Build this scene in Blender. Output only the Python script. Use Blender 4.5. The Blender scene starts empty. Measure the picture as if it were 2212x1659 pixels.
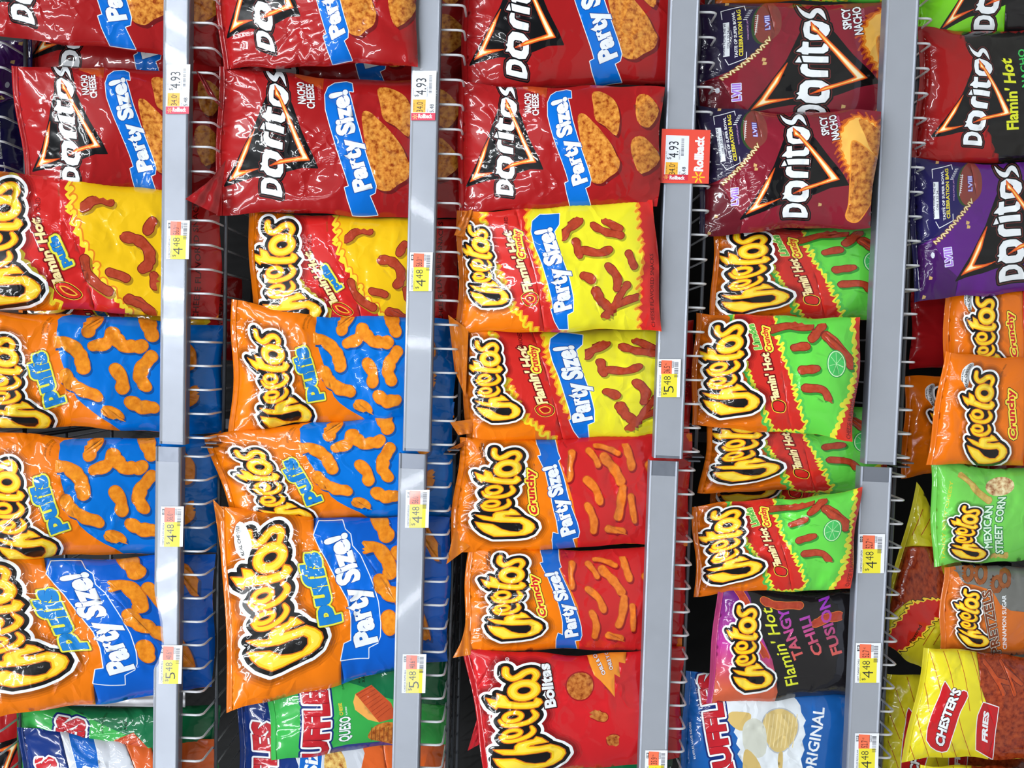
import bpy, math, random
import numpy as np
from mathutils import Vector, Matrix
from mathutils.geometry import delaunay_2d_cdt

# ---------------------------------------------------------------- camera, light, exposure
S = 0.0009            # metres per unit; one unit is about one photo pixel on the shelf fronts
F = 1600.0            # focal length in photo pixels (2212 px wide frame)
DIST = 1600.0         # camera distance to the shelf fronts, in units
ZC = 1.30             # camera height in metres
YAW, ROLL = 0.040, 0.0285
sc = bpy.context.scene
COL = sc.collection
fwd = np.array([-math.sin(YAW), math.cos(YAW), 0.0])
X0 = np.array([0, 0, -1.0]); Y0v = np.array([math.cos(YAW), math.sin(YAW), 0.0])
XC = math.cos(ROLL) * X0 + math.sin(ROLL) * Y0v
YC = math.cos(ROLL) * Y0v - math.sin(ROLL) * X0
CP = np.array([0, -DIST * S, ZC])
cam_d = bpy.data.cameras.new('camera'); cam = bpy.data.objects.new('camera', cam_d); COL.objects.link(cam)
cam_d.sensor_fit = 'HORIZONTAL'; cam_d.sensor_width = 36.0; cam_d.lens = 36.0 * F / 2212.0
cam_d.clip_start = 0.05; cam_d.clip_end = 60
cam.matrix_world = Matrix(((XC[0], YC[0], -fwd[0], CP[0]), (XC[1], YC[1], -fwd[1], CP[1]), (XC[2], YC[2], -fwd[2], CP[2]), (0, 0, 0, 1)))
sc.camera = cam

sc.view_settings.view_transform = 'Standard'; sc.view_settings.look = 'None'
sc.view_settings.gamma = 1.0; sc.view_settings.use_curve_mapping = False
sc.view_settings.exposure = 0.0
sc.cycles.max_bounces = 6; sc.cycles.transparent_max_bounces = 6
w = bpy.data.worlds.new('store'); sc.world = w; w.use_nodes = True
w.node_tree.nodes['Background'].inputs[0].default_value = (0.80, 0.90, 1.0, 1)
w.node_tree.nodes['Background'].inputs[1].default_value = 0.15

def area(name, loc, rot, sx, sy, power, col=(0.93, 0.97, 1.0)):
    d = bpy.data.lights.new(name, 'AREA'); d.shape = 'RECTANGLE'; d.size = sx; d.size_y = sy
    d.energy = power; d.color = col
    o = bpy.data.objects.new(name, d); o.location = loc; o.rotation_euler = rot; COL.objects.link(o)
    return o
# the aisle's fluorescent fixtures: long tubes under the ceiling, running away from the shelves
for x in (-3.4, -1.75, 0.12, 1.9, 3.6):
    area('ceiling_tube_light', (x, -2.7, 4.3), (0, 0, 0), 0.09, 3.6, 55)
    area('ceiling_tube_light', (x + 0.22, -2.7, 4.3), (0, 0, 0), 0.07, 3.6, 43)
    area('ceiling_tube_light', (x, -7.2, 4.3), (0, 0, 0), 0.12, 4.2, 84)

# ---------------------------------------------------------------- projection helpers
def unproj(px, py, Yd):
    """photo pixel -> point on the vertical plane Yd units behind the shelf fronts"""
    px = np.asarray(px, float); py = np.asarray(py, float); Yd = np.asarray(Yd, float)
    d = fwd * F + np.multiply.outer(px - 1106, XC) + np.multiply.outer(829.5 - py, YC)
    k = (Yd * S - CP[1]) / d[..., 1]
    return CP + d * k[..., None]
def proj(P):
    v = np.asarray(P) - CP; z = v @ fwd
    return 1106 + F * (v @ XC) / z, 829.5 - F * (v @ YC) / z
def px_at(py, z, Yd):
    """photo x of height z (m) at photo row py on plane Yd"""
    x = 1106 - (z - ZC) / S
    for _ in range(6):
        P = unproj(x, py, Yd); x = x + (P[2] - z) / S * DIST / (DIST + Yd)
    return float(x)
FLOORPX = {0: 5, 1: 453, 2: 983, 3: 1518, 4: 1976, 5: 2425}
ZF = {k: ZC - (v - 1106) * S for k, v in FLOORPX.items()}

# ---------------------------------------------------------------- colour, materials
def lin(c):
    c = np.asarray(c, float) / 255.0
    return np.where(c <= 0.04045, c / 12.92, ((c + 0.055) / 1.055) ** 2.4)
def mat(name, col, rough=0.5, metal=0.0, spec=0.5, coat=0.0):
    m = bpy.data.materials.new(name); m.use_nodes = True
    b = m.node_tree.nodes['Principled BSDF']
    b.inputs['Base Color'].default_value = (*lin(col), 1); b.inputs['Roughness'].default_value = rough
    b.inputs['Metallic'].default_value = metal; b.inputs['Specular IOR Level'].default_value = spec
    b.inputs['Coat Weight'].default_value = coat; b.inputs['Coat Roughness'].default_value = 0.04
    return m
def N(m, t, **k):
    n = m.node_tree.nodes.new(t)
    for a, v in k.items(): setattr(n, a, v)
    return n
def L(m, a, b): m.node_tree.links.new(a, b)
def foil(name, kind):
    m = mat(name, (128, 128, 128), 0.22, 0.0, 0.16, 0.62)
    b = m.node_tree.nodes['Principled BSDF']; b.inputs['Coat Roughness'].default_value = 0.025
    at = N(m, 'ShaderNodeVertexColor', layer_name='Col'); uv = N(m, 'ShaderNodeUVMap', uv_map='UVMap')
    if kind == 'plain':
        L(m, at.outputs[0], b.inputs['Base Color'])
    else:
        nz = N(m, 'ShaderNodeTexNoise'); nz.inputs['Scale'].default_value = {'chip': 9.0, 'puff': 7.0}[kind]
        nz.inputs['Detail'].default_value = 5.0; nz.inputs['Roughness'].default_value = 0.6
        L(m, uv.outputs[0], nz.inputs['Vector'])
        cr = N(m, 'ShaderNodeValToRGB'); e = cr.color_ramp.elements
        if kind == 'chip':
            e[0].position = 0.34; e[0].color = (0.42, 0.16, 0.09, 1); e[1].position = 0.66; e[1].color = (1.22, 1.45, 1.5, 1)
            k = e.new(0.5); k.color = (0.95, 0.88, 0.75, 1)
        else:
            e[0].position = 0.3; e[0].color = (0.80, 0.66, 0.45, 1); e[1].position = 0.7; e[1].color = (1.1, 1.25, 1.35, 1)
        mx = N(m, 'ShaderNodeMix', data_type='RGBA', blend_type='MULTIPLY'); mx.inputs[0].default_value = 1.0
        mx.clamp_result = False
        L(m, nz.outputs[0], cr.inputs[0]); L(m, at.outputs[0], mx.inputs[6]); L(m, cr.outputs[0], mx.inputs[7])
        L(m, mx.outputs[2], b.inputs['Base Color'])
    # fine crinkle of the film: sharp fold lines that come and go in patches, over a faint ripple
    n1 = N(m, 'ShaderNodeTexNoise'); n1.inputs['Scale'].default_value = 1.3; n1.inputs['Detail'].default_value = 2.0
    L(m, uv.outputs[0], n1.inputs['Vector'])
    vm = N(m, 'ShaderNodeVectorMath', operation='MULTIPLY_ADD'); vm.inputs[1].default_value = (0.9, 0.9, 0.9)
    L(m, n1.outputs[1], vm.inputs[0]); L(m, uv.outputs[0], vm.inputs[2])
    vo = N(m, 'ShaderNodeTexVoronoi', feature='DISTANCE_TO_EDGE'); vo.inputs['Scale'].default_value = 1.5
    L(m, vm.outputs[0], vo.inputs['Vector'])
    mn = N(m, 'ShaderNodeMath', operation='MINIMUM'); mn.inputs[1].default_value = 0.16; L(m, vo.outputs[0], mn.inputs[0])
    n3 = N(m, 'ShaderNodeTexNoise'); n3.inputs['Scale'].default_value = 0.8; L(m, uv.outputs[0], n3.inputs['Vector'])
    mk = N(m, 'ShaderNodeMapRange'); mk.inputs[1].default_value = 0.46; mk.inputs[2].default_value = 0.62; L(m, n3.outputs[0], mk.inputs[0])
    ml = N(m, 'ShaderNodeMath', operation='MULTIPLY'); L(m, mn.outputs[0], ml.inputs[0]); L(m, mk.outputs[0], ml.inputs[1])
    n2 = N(m, 'ShaderNodeTexNoise'); n2.inputs['Scale'].default_value = 2.6; n2.inputs['Detail'].default_value = 2.0; n2.inputs['Roughness'].default_value = 0.4
    L(m, uv.outputs[0], n2.inputs['Vector'])
    ad = N(m, 'ShaderNodeMath', operation='MULTIPLY_ADD'); ad.inputs[1].default_value = 0.10
    L(m, n2.outputs[0], ad.inputs[0]); L(m, ml.outputs[0], ad.inputs[2])
    bp = N(m, 'ShaderNodeBump'); bp.inputs['Strength'].default_value = 0.33; bp.inputs['Distance'].default_value = 0.02
    L(m, ad.outputs[0], bp.inputs['Height']); L(m, bp.outputs[0], b.inputs['Normal']); L(m, bp.outputs[0], b.inputs['Coat Normal'])
    return m
FOILS = [foil('printed_foil', 'plain'), foil('printed_chip', 'chip'), foil('printed_puff', 'puff')]
def paper(name):
    m = mat(name, (200, 200, 200), 0.35, 0, 0.4, 0.25)
    at = N(m, 'ShaderNodeVertexColor', layer_name='Col'); L(m, at.outputs[0], m.node_tree.nodes['Principled BSDF'].inputs['Base Color'])
    return m
PAPER = paper('printed_label')
def metal_paint():
    m = mat('grey_enamel', (150, 156, 166), 0.36, 0.6, 0.5)
    b = m.node_tree.nodes['Principled BSDF']
    tc = N(m, 'ShaderNodeTexCoord'); nz = N(m, 'ShaderNodeTexNoise'); nz.inputs['Scale'].default_value = 55; nz.inputs['Detail'].default_value = 4
    cr = N(m, 'ShaderNodeMapRange'); cr.inputs[1].default_value = 0.35; cr.inputs[2].default_value = 0.7
    cr.inputs[3].default_value = 0.32; cr.inputs[4].default_value = 0.40
    L(m, tc.outputs['Object'], nz.inputs['Vector']); L(m, nz.outputs[0], cr.inputs[0]); L(m, cr.outputs[0], b.inputs['Roughness'])
    n2 = N(m, 'ShaderNodeTexNoise'); n2.inputs['Scale'].default_value = 14; n2.inputs['Detail'].default_value = 6
    L(m, tc.outputs['Object'], n2.inputs['Vector'])
    r2 = N(m, 'ShaderNodeValToRGB'); r2.color_ramp.elements[0].color = (*lin((120, 125, 137)), 1); r2.color_ramp.elements[1].color = (*lin((142, 147, 159)), 1)
    L(m, n2.outputs[0], r2.inputs[0]); L(m, r2.outputs[0], b.inputs['Base Color'])
    return m
M_RAIL = metal_paint()
M_WIRE = mat('white_wire_coating', (215, 217, 222), 0.35, 0.1)
M_ROD = mat('dark_grey_rod', (92, 95, 102), 0.4, 0.5)
M_DARK = mat('shade_black_back_panel', (13, 12, 14), 0.8)  # near-black: the shade in the gaps behind the bags is put into this colour
M_FLOOR = mat('store_floor', (150, 148, 142), 0.3)
def clear():
    m = mat('clear_plastic', (235, 240, 248), 0.06)
    b = m.node_tree.nodes['Principled BSDF']; b.inputs['Alpha'].default_value = 0.16
    return m
M_CLEAR = clear()

# ---------------------------------------------------------------- 2-D print: outlines as geometry
def segd(P, A, B):
    """signed-less distance from points P to segments A-B (min)"""
    out = np.full(len(P), 1e9)
    d = B - A; l2 = (d * d).sum(1) + 1e-12
    for i in range(0, len(P), 6000):
        p = P[i:i + 6000, None, :] - A[None]
        t = np.clip((p * d).sum(2) / l2, 0, 1)
        q = p - t[..., None] * d
        out[i:i + 6000] = (q * q).sum(2).min(1)
    return np.sqrt(out)
def inside(P, loops):
    c = np.zeros(len(P), bool)
    A = np.concatenate(loops); B = np.concatenate([np.roll(l, -1, 0) for l in loops])
    lo = A.min(0); hi = A.max(0)
    idx = np.nonzero((P[:, 0] >= lo[0]) & (P[:, 0] <= hi[0]) & (P[:, 1] >= lo[1]) & (P[:, 1] <= hi[1]))[0]
    for i in range(0, len(idx), 6000):
        k = idx[i:i + 6000]; x = P[k, 0][:, None]; y = P[k, 1][:, None]
        s = (A[:, 1] > y) != (B[:, 1] > y)
        with np.errstate(divide='ignore', invalid='ignore'):
            xi = A[:, 0] + (y - A[:, 1]) * (B[:, 0] - A[:, 0]) / (B[:, 1] - A[:, 1])
        c[k] = ((s & (x < xi)).sum(1) % 2).astype(bool)
    return c
def smooth(p, n=4, closed=True):
    p = np.asarray(p, float); m = len(p); out = []
    for i in range(m if closed else m - 1):
        if closed: a, b, c, d = p[i - 1], p[i], p[(i + 1) % m], p[(i + 2) % m]
        else: a, b, c, d = p[max(i - 1, 0)], p[i], p[i + 1], p[min(i + 2, m - 1)]
        for k in range(n):
            t = k / n
            out.append(0.5 * ((2 * b) + (c - a) * t + (2 * a - 5 * b + 4 * c - d) * t * t + (3 * b - a - 3 * c + d) * t ** 3))
    if not closed: out.append(p[-1])
    return np.array(out)
def simplify(l, tol):
    for _ in range(4):
        n = len(l)
        if n < 8: break
        for par in (0, 1):
            n = len(l); a = np.roll(l, 1, 0); b = np.roll(l, -1, 0); d = b - a
            ln = np.hypot(d[:, 0], d[:, 1]) + 1e-9
            dist = np.abs(d[:, 0] * (l[:, 1] - a[:, 1]) - d[:, 1] * (l[:, 0] - a[:, 0])) / ln
            kill = (dist < tol) & (ln < 14 * tol / 0.12) & (np.arange(n) % 2 == par)
            if n % 2: kill[-1] = False
            if n - kill.sum() < 6: break
            l = l[~kill]
    return l
def march(G, x0, y0, c, lev, tol):
    I = G < lev; nx, ny = G.shape
    def hpt(i, j):   # edge (i,j)-(i+1,j)
        t = (lev - G[i, j]) / (G[i + 1, j] - G[i, j]); return (x0 + (i + t) * c, y0 + j * c)
    def vpt(i, j):
        t = (lev - G[i, j]) / (G[i, j + 1] - G[i, j]); return (x0 + i * c, y0 + (j + t) * c)
    code = I[:-1, :-1] * 1 + I[1:, :-1] * 2 + I[1:, 1:] * 4 + I[:-1, 1:] * 8
    T = {1: [(0, 3)], 2: [(0, 1)], 3: [(3, 1)], 4: [(1, 2)], 5: [(0, 1), (2, 3)], 6: [(0, 2)], 7: [(3, 2)], 8: [(2, 3)], 9: [(0, 2)],
         10: [(0, 3), (1, 2)], 11: [(1, 2)], 12: [(3, 1)], 13: [(0, 1)], 14: [(0, 3)]}
    adj = {}; pt = {}
    ii, jj = np.nonzero((code > 0) & (code < 15))
    for i, j in zip(ii.tolist(), jj.tolist()):
        for a, b in T[int(code[i, j])]:
            ks = []
            for e in (a, b):
                k = (0, i, j) if e == 0 else (1, i + 1, j) if e == 1 else (0, i, j + 1) if e == 2 else (1, i, j)
                if k not in pt: pt[k] = hpt(k[1], k[2]) if k[0] == 0 else vpt(k[1], k[2])
                ks.append(k)
            adj.setdefault(ks[0], []).append(ks[1]); adj.setdefault(ks[1], []).append(ks[0])
    seen = set(); loops = []
    for s in adj:
        if s in seen: continue
        l = [s]; seen.add(s); cur = s
        while True:
            nx_ = [k for k in adj[cur] if k not in seen]
            if not nx_: break
            cur = nx_[0]; seen.add(cur); l.append(cur)
        if len(l) > 6: loops.append(simplify(np.array([pt[k] for k in l]), tol))
    return loops
class Field:
    """signed distance field of a union of polygons / tapered strokes on a grid"""
    def __init__(s, polys=(), strokes=(), margin=10, cell=1.0):
        pts = [np.concatenate(p) for p in polys] + [np.asarray(q)[:, :2] for q in strokes]
        allp = np.concatenate(pts); s.c = cell
        lo = allp.min(0) - margin; hi = allp.max(0) + margin
        s.lo = lo; s.n = np.ceil((hi - lo) / cell).astype(int) + 1
        gx, gy = np.meshgrid(lo[0] + np.arange(s.n[0]) * cell, lo[1] + np.arange(s.n[1]) * cell, indexing='ij')
        P = np.stack([gx.ravel(), gy.ravel()], 1); D = np.full(len(P), 1e3)
        for loops in polys:
            A = np.concatenate(loops); B = np.concatenate([np.roll(l, -1, 0) for l in loops])
            m = margin + 2
            k = np.nonzero((P[:, 0] > A[:, 0].min() - m) & (P[:, 0] < A[:, 0].max() + m) & (P[:, 1] > A[:, 1].min() - m) & (P[:, 1] < A[:, 1].max() + m))[0]
            d = segd(P[k], A, B); d[inside(P[k], loops)] *= -1
            D[k] = np.minimum(D[k], d)
        for q in strokes:
            q = np.asarray(q, float); w_ = q[:, 2] / 2; m = margin + w_.max() + 2
            k = np.nonzero((P[:, 0] > q[:, 0].min() - m) & (P[:, 0] < q[:, 0].max() + m) & (P[:, 1] > q[:, 1].min() - m) & (P[:, 1] < q[:, 1].max() + m))[0]
            for i in range(len(q) - 1):
                a, b = q[i, :2], q[i + 1, :2]; d = b - a; l2 = (d * d).sum() + 1e-9
                t = np.clip(((P[k] - a) @ d) / l2, 0, 1)
                e = P[k] - a - t[:, None] * d
                D[k] = np.minimum(D[k], np.sqrt((e * e).sum(1)) - (w_[i] * (1 - t) + w_[i + 1] * t))
        s.G = D.reshape(s.n); s.cache = {}
    def loops(s, lev):
        if lev not in s.cache: s.cache[lev] = march(s.G + 1e-7, s.lo[0], s.lo[1], s.c, lev, 0.12 * s.c)
        return s.cache[lev]
    def val(s, P):
        q = (P - s.lo) / s.c; i = np.floor(q).astype(int); f = q - i
        ok = (i[:, 0] >= 0) & (i[:, 1] >= 0) & (i[:, 0] < s.n[0] - 1) & (i[:, 1] < s.n[1] - 1)
        out = np.full(len(P), 1e3); i = i[ok]; f = f[ok]; G = s.G
        a = G[i[:, 0], i[:, 1]] * (1 - f[:, 0]) + G[i[:, 0] + 1, i[:, 1]] * f[:, 0]
        b = G[i[:, 0], i[:, 1] + 1] * (1 - f[:, 0]) + G[i[:, 0] + 1, i[:, 1] + 1] * f[:, 0]
        out[ok] = a * (1 - f[:, 1]) + b * f[:, 1]
        return out
# --- type: glyph outlines of the built-in font
_gl = {}
def glyphs(txt, bold=0.0, res=2):
    k = (txt, bold, res)
    if k in _gl: return _gl[k]
    c = bpy.data.curves.new('type', 'FONT'); c.body = txt; c.resolution_u = res; c.offset = bold
    o = bpy.data.objects.new('type', c); COL.objects.link(o)
    m = o.evaluated_get(bpy.context.evaluated_depsgraph_get()).to_mesh()
    cnt = {}
    for p in m.polygons:
        for e in p.edge_keys: cnt[e] = cnt.get(e, 0) + 1
    adj = {}
    V = [(round(v.co.x, 4), round(v.co.y, 4)) for v in m.vertices]
    for (a, b), n in cnt.items():
        if n == 1 and V[a] != V[b]: adj.setdefault(V[a], []).append(V[b]); adj.setdefault(V[b], []).append(V[a])
    seen = set(); loops = []
    for s0 in list(adj):
        if s0 in seen: continue
        l = [s0]; seen.add(s0); cur = s0
        while True:
            nn = [q for q in adj[cur] if q not in seen]
            if not nn: break
            cur = nn[0]; seen.add(cur); l.append(cur)
        if len(l) > 2: loops.append(np.array(l, float))
    bpy.data.objects.remove(o); bpy.data.curves.remove(c)
    _gl[k] = loops; return loops
CAP = 0.729
def place_type(txt, p0, p1, h, bold=0.0, bend=0.0, shear=0.0, taper=0.0, res=2):
    lp = glyphs(txt, bold, res); al = np.concatenate(lp); x0, x1 = al[:, 0].min(), al[:, 0].max()
    p0 = np.array(p0, float); p1 = np.array(p1, float); d = p1 - p0; ln = np.hypot(*d); d = d / ln; up = np.array([d[1], -d[0]])
    out = []
    for l in lp:
        q = (l[:, 0] - x0) / (x1 - x0); v = l[:, 1] / CAP * h * (1 + taper * (q - 0.5))
        u = q * ln + shear * v; v = v + bend * 4 * q * (1 - q)
        out.append(p0 + np.outer(u, d) + np.outer(v, up))
    return out

class Layer: pass
def rough(q, seed):
    rg = np.random.default_rng(seed); q = smooth(np.asarray(q, float), 3, False) if len(q) > 2 else np.array([np.array(q[0]) * (1 - t) + np.array(q[1]) * t for t in (0, .33, .66, 1)])
    w_ = q[:, 2].copy(); n = len(q); q[:, 2] *= rg.uniform(0.82, 1.14, n); q[:, :2] += rg.uniform(-0.06, 0.06, (n, 2)) * w_[:, None]; return q
class Art:
    def __init__(s, TL, TR, BR, BL, base, back=None, step=7.0):
        s.q = [np.array(c, float) for c in (TL, TR, BR, BL)]; s.base = base; s.back = back or base; s.layers = []; s.step = step
    def _add(s, loops, test, col, mt=0, mul=None):
        l = Layer(); l.loops = loops; l.test = test; l.col = col; l.mat = mt; l.mul = mul; s.layers.append(l)
    def poly(s, pts, col, sm=0, mt=0, mul=None):
        p = np.asarray(pts, float)
        if sm: p = smooth(p, sm)
        lp = [p]; s._add(lp, lambda P, lp=lp: inside(P, lp), col, mt, mul)
    def field(s, f, levs, M=None):
        """levs: list of (offset, colour[, mat]); M: affine (2x2, shift) native->px"""
        for e in levs:
            off, col = e[0], e[1]; mt = e[2] if len(e) > 2 else 0; mul = e[3] if len(e) > 3 else None
            lp = f.loops(off)
            if M is None: s._add(lp, lambda P, f=f, off=off: f.val(P) < off, col, mt, mul)
            else:
                A, b = M; Ai = np.linalg.inv(A)
                s._add([l @ A.T + b for l in lp], lambda P, f=f, off=off, Ai=Ai, b=b: f.val((P - b) @ Ai.T) < off, col, mt, mul)
    def text(s, txt, p0, p1, h, col, bold=0.0, outl=(), bend=0, shear=0, taper=0, cell=0.9, res=2):
        lp = place_type(txt, p0, p1, h, bold, bend, shear, taper, res)
        if outl:
            f = Field([lp], margin=max(o[0] for o in outl) + 3, cell=cell); s.field(f, list(outl))
        s._add(lp, lambda P, lp=lp: inside(P, lp), col)
    def strokes(s, strs, levs, cell=1.2, sm=3):
        if sm == 3 and len(strs[0][0]) > 2 and strs[0][0][2] > 9: strs = [rough(q, i) for i, q in enumerate(strs)]; sm = 2
        st = [smooth(np.asarray(q, float), sm, False) if len(q) > 2 else np.asarray(q, float) for q in strs]
        f = Field((), st, margin=max(abs(l[0]) for l in levs) + 3, cell=cell); s.field(f, levs)
    def blob(s, pts, levs, sm=3, cell=1.2):
        p = smooth(pts, sm) if sm else np.asarray(pts, float)
        s.field(Field([[p]], margin=max(abs(l[0]) for l in levs) + 3, cell=cell), levs)
    def inv(s, P):
        a, b, c, d = s.q; st = np.full((len(P), 2), 0.5)
        for _ in range(8):
            u = st[:, :1]; v = st[:, 1:]
            X = a * (1 - u) * (1 - v) + b * u * (1 - v) + c * u * v + d * (1 - u) * v
            du = (b - a) * (1 - v) + (c - d) * v; dv = (d - a) * (1 - u) + (c - b) * u
            e = P - X; det = du[:, 0] * dv[:, 1] - du[:, 1] * dv[:, 0]
            st[:, 0] += (e[:, 0] * dv[:, 1] - e[:, 1] * dv[:, 0]) / det
            st[:, 1] += (du[:, 0] * e[:, 1] - du[:, 1] * e[:, 0]) / det
        return st
    def build(s):
        a, b, c, d = s.q
        s.W = (np.hypot(*(b - a)) + np.hypot(*(c - d))) / 2; s.H = (np.hypot(*(d - a)) + np.hypot(*(c - b))) / 2
        nu = max(2, int(round(s.W / s.step))); nv = max(2, int(round(s.H / s.step)))
        u, v = np.meshgrid(np.linspace(0, 1, nu + 1), np.linspace(0, 1, nv + 1), indexing='ij')
        off = (np.arange(nv + 1) % 2) * 0.5 / nu; u = u + off; u[-1] = 1.0; u[0] = 0.0
        g = np.stack([u.ravel(), v.ravel()], 1)
        gu = g[:, :1]; gv = g[:, 1:]
        G = a * (1 - gu) * (1 - gv) + b * gu * (1 - gv) + c * gu * gv + d * (1 - gu) * gv
        rim = (g[:, 0] < 1e-6) | (g[:, 0] > 1 - 1e-6) | (g[:, 1] < 1e-6) | (g[:, 1] > 1 - 1e-6)
        pts = []; edges = []; n = 0
        lo = np.min(s.q, 0) - 3; hi = np.max(s.q, 0) + 3
        for l in s.layers:
            for lp in l.loops:
                if lp[:, 0].max() < lo[0] or lp[:, 0].min() > hi[0] or lp[:, 1].max() < lo[1] or lp[:, 1].min() > hi[1]: continue
                k = len(lp); pts.append(lp); i = np.arange(k) + n; edges += list(zip(i.tolist(), np.roll(i, -1).tolist())); n += k
        C = np.concatenate(pts) if pts else np.zeros((0, 2))
        # keep grid points away from outlines
        cell = 2.6; occ = set(map(tuple, np.floor(C / cell).astype(int).tolist()))
        gi = np.floor(G / cell).astype(int).tolist()
        keep = np.array([r or tuple(k) not in occ for r, k in zip(rim, gi)])
        order = [G[keep]]
        P = np.concatenate([C, G[keep]]); 
        corner = [np.argmin(((P[len(C):] - q) ** 2).sum(1)) + len(C) for q in s.q]
        edges += [(int(corner[i]), int(corner[(i + 1) % 4])) for i in range(4)]
        r = delaunay_2d_cdt([Vector(p) for p in P.tolist()], edges, [], 0, 1e-4, False)
        V = np.array([tuple(v_) for v_ in r[0]]); T = np.array([f for f in r[2] if len(f) == 3], int)
        st = s.inv(V); cen = V[T].mean(1); cs = st[T].mean(1)
        ok = (cs[:, 0] > 0) & (cs[:, 0] < 1) & (cs[:, 1] > 0) & (cs[:, 1] < 1)
        T = T[ok]; cen = cen[ok]
        e1 = V[T[:, 1]] - V[T[:, 0]]; e2 = V[T[:, 2]] - V[T[:, 0]]; ar = e1[:, 0] * e2[:, 1] - e1[:, 1] * e2[:, 0]
        good = np.abs(ar) > 1e-7; T = T[good]; cen = cen[good]; ar = ar[good]
        T[ar < 0] = T[ar < 0][:, ::-1]
        used = np.unique(T); re = np.full(len(V), -1); re[used] = np.arange(len(used)); T = re[T]; V = V[used]; st = np.clip(st[used], 0, 1)
        PC = V[T]                                         # M,3,2
        def ev(col, P):
            if callable(col): return lin(col(P))
            return np.broadcast_to(lin(col), P.shape[:-1] + (3,))
        colr = np.array(ev(s.base, PC)); mt = np.zeros(len(T), int)
        for l in s.layers:
            k = l.test(cen)
            if not k.any(): continue
            if l.mul is not None: colr[k] *= l.mul
            else: colr[k] = ev(l.col, PC[k]); mt[k] = l.mat
        s.st = st; s.T = T; s.C = colr; s.mt = mt; s.built = True
        return s

def mesh_obj(name, V, T, cols, mt, uv, mats, parent=None):
    me = bpy.data.meshes.new(name); n = len(T)
    me.vertices.add(len(V)); me.vertices.foreach_set('co', np.asarray(V, np.float32).ravel())
    me.loops.add(n * 3); me.loops.foreach_set('vertex_index', np.asarray(T, np.int32).ravel())
    me.polygons.add(n); me.polygons.foreach_set('loop_start', np.arange(n, dtype=np.int32) * 3)
    me.polygons.foreach_set('material_index', np.asarray(mt, np.int32)); me.polygons.foreach_set('use_smooth', np.ones(n, bool))
    me.update()
    ca = me.color_attributes.new('Col', 'FLOAT_COLOR', 'CORNER')
    c4 = np.ones((n * 3, 4), np.float32); c4[:, :3] = np.asarray(cols).reshape(-1, 3); ca.data.foreach_set('color', c4.ravel())
    u = me.uv_layers.new(name='UVMap'); u.data.foreach_set('uv', np.asarray(uv, np.float32)[np.asarray(T).ravel()].ravel())
    for m in mats: me.materials.append(m)
    me.validate(); me.update()
    o = bpy.data.objects.new(name, me); COL.objects.link(o)
    if parent: o.parent = parent
    return o
def thing(name, label, cat, group=None, loc=(0, 0, 0)):
    o = bpy.data.objects.new(name, None); COL.objects.link(o); o.location = loc; o.empty_display_size = 0.05
    o['label'] = label; o['category'] = cat
    if group: o['group'] = group
    return o
def child_of(o, parent):
    o.parent = parent; o.matrix_parent_inverse = Matrix.Translation(-parent.location); return o
def bm_obj(name, verts, faces, m, parent=None, sm=False, label=None):
    me = bpy.data.meshes.new(name); me.from_pydata([tuple(v) for v in verts], [], faces); me.update()
    if sm: me.polygons.foreach_set('use_smooth', [True] * len(me.polygons))
    me.materials.append(m); o = bpy.data.objects.new(name, me); COL.objects.link(o)
    if parent: child_of(o, parent)
    if label: o['label'] = label
    return o

# ---------------------------------------------------------------- the film bag
def creases(x, y, W, H, rg, amt=1.0):
    h = np.zeros_like(x)
    def ridge(d, wd): return np.exp(-np.abs(d) / wd)
    for end in (0, 1):                       # pleats that run in from the seals
        yy = y if end == 0 else H - y
        for _ in range(rg.integers(7, 11)):
            c = rg.uniform(0.04, 0.96) * W; sl = rg.normal(0, 0.3); wd = rg.uniform(3, 7.5); Lk = rg.uniform(30, 110)
            a = rg.uniform(1.5, 5.0) * rg.choice([-1, 1], p=[0.6, 0.4])
            h += a * ridge(x - c - sl * yy, wd + yy * 0.10) * np.exp(-(yy / Lk) ** 1.5)
    for side in (0, 1):
        xx = x if side == 0 else W - x
        for _ in range(rg.integers(5, 9)):
            c = rg.uniform(0.05, 0.95) * H; sl = rg.normal(0, 0.5); wd = rg.uniform(3.5, 8); Lk = rg.uniform(18, 50)
            a = rg.uniform(1.5, 4.5) * rg.choice([-1, 1], p=[0.65, 0.35])
            h += a * ridge(y - c - sl * xx, wd + xx * 0.12) * np.exp(-(xx / Lk) ** 1.5)
    for _ in range(rg.integers(11, 18)):      # loose sharp creases over the face
        cx, cy = rg.uniform(0.1, 0.9) * W, rg.uniform(0.05, 0.95) * H; an = rg.uniform(0, math.pi); ln = rg.uniform(25, 85)
        u = (x - cx) * math.cos(an) + (y - cy) * math.sin(an); v = -(x - cx) * math.sin(an) + (y - cy) * math.cos(an)
        v = v + rg.normal(0, 0.004) * u * u
        a = rg.uniform(1.0, 3.2) * rg.choice([-1, 1])
        h += a * ridge(v, rg.uniform(3, 8)) * np.exp(-(u / ln) ** 4)
    for _ in range(4):                       # broad swells
        an = rg.uniform(0, 6.28); k = rg.uniform(0.012, 0.035)
        h += 1.6 * np.sin(k * (x * math.cos(an) + y * math.sin(an)) + rg.uniform(0, 6.28))
    for _ in range(3):                       # dimples with a pinched centre
        cx, cy = rg.uniform(0.15, 0.85) * W, rg.uniform(0.1, 0.9) * H; r = np.hypot(x - cx, y - cy)
        th = np.arctan2(y - cy, x - cx); k = rg.integers(3, 6)
        h -= rg.uniform(1.5, 3.5) * np.exp(-r / 16) * (1 + 0.6 * np.cos(k * th + rg.uniform(0, 6)))
    return h * amt
NBAG = 0
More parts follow.
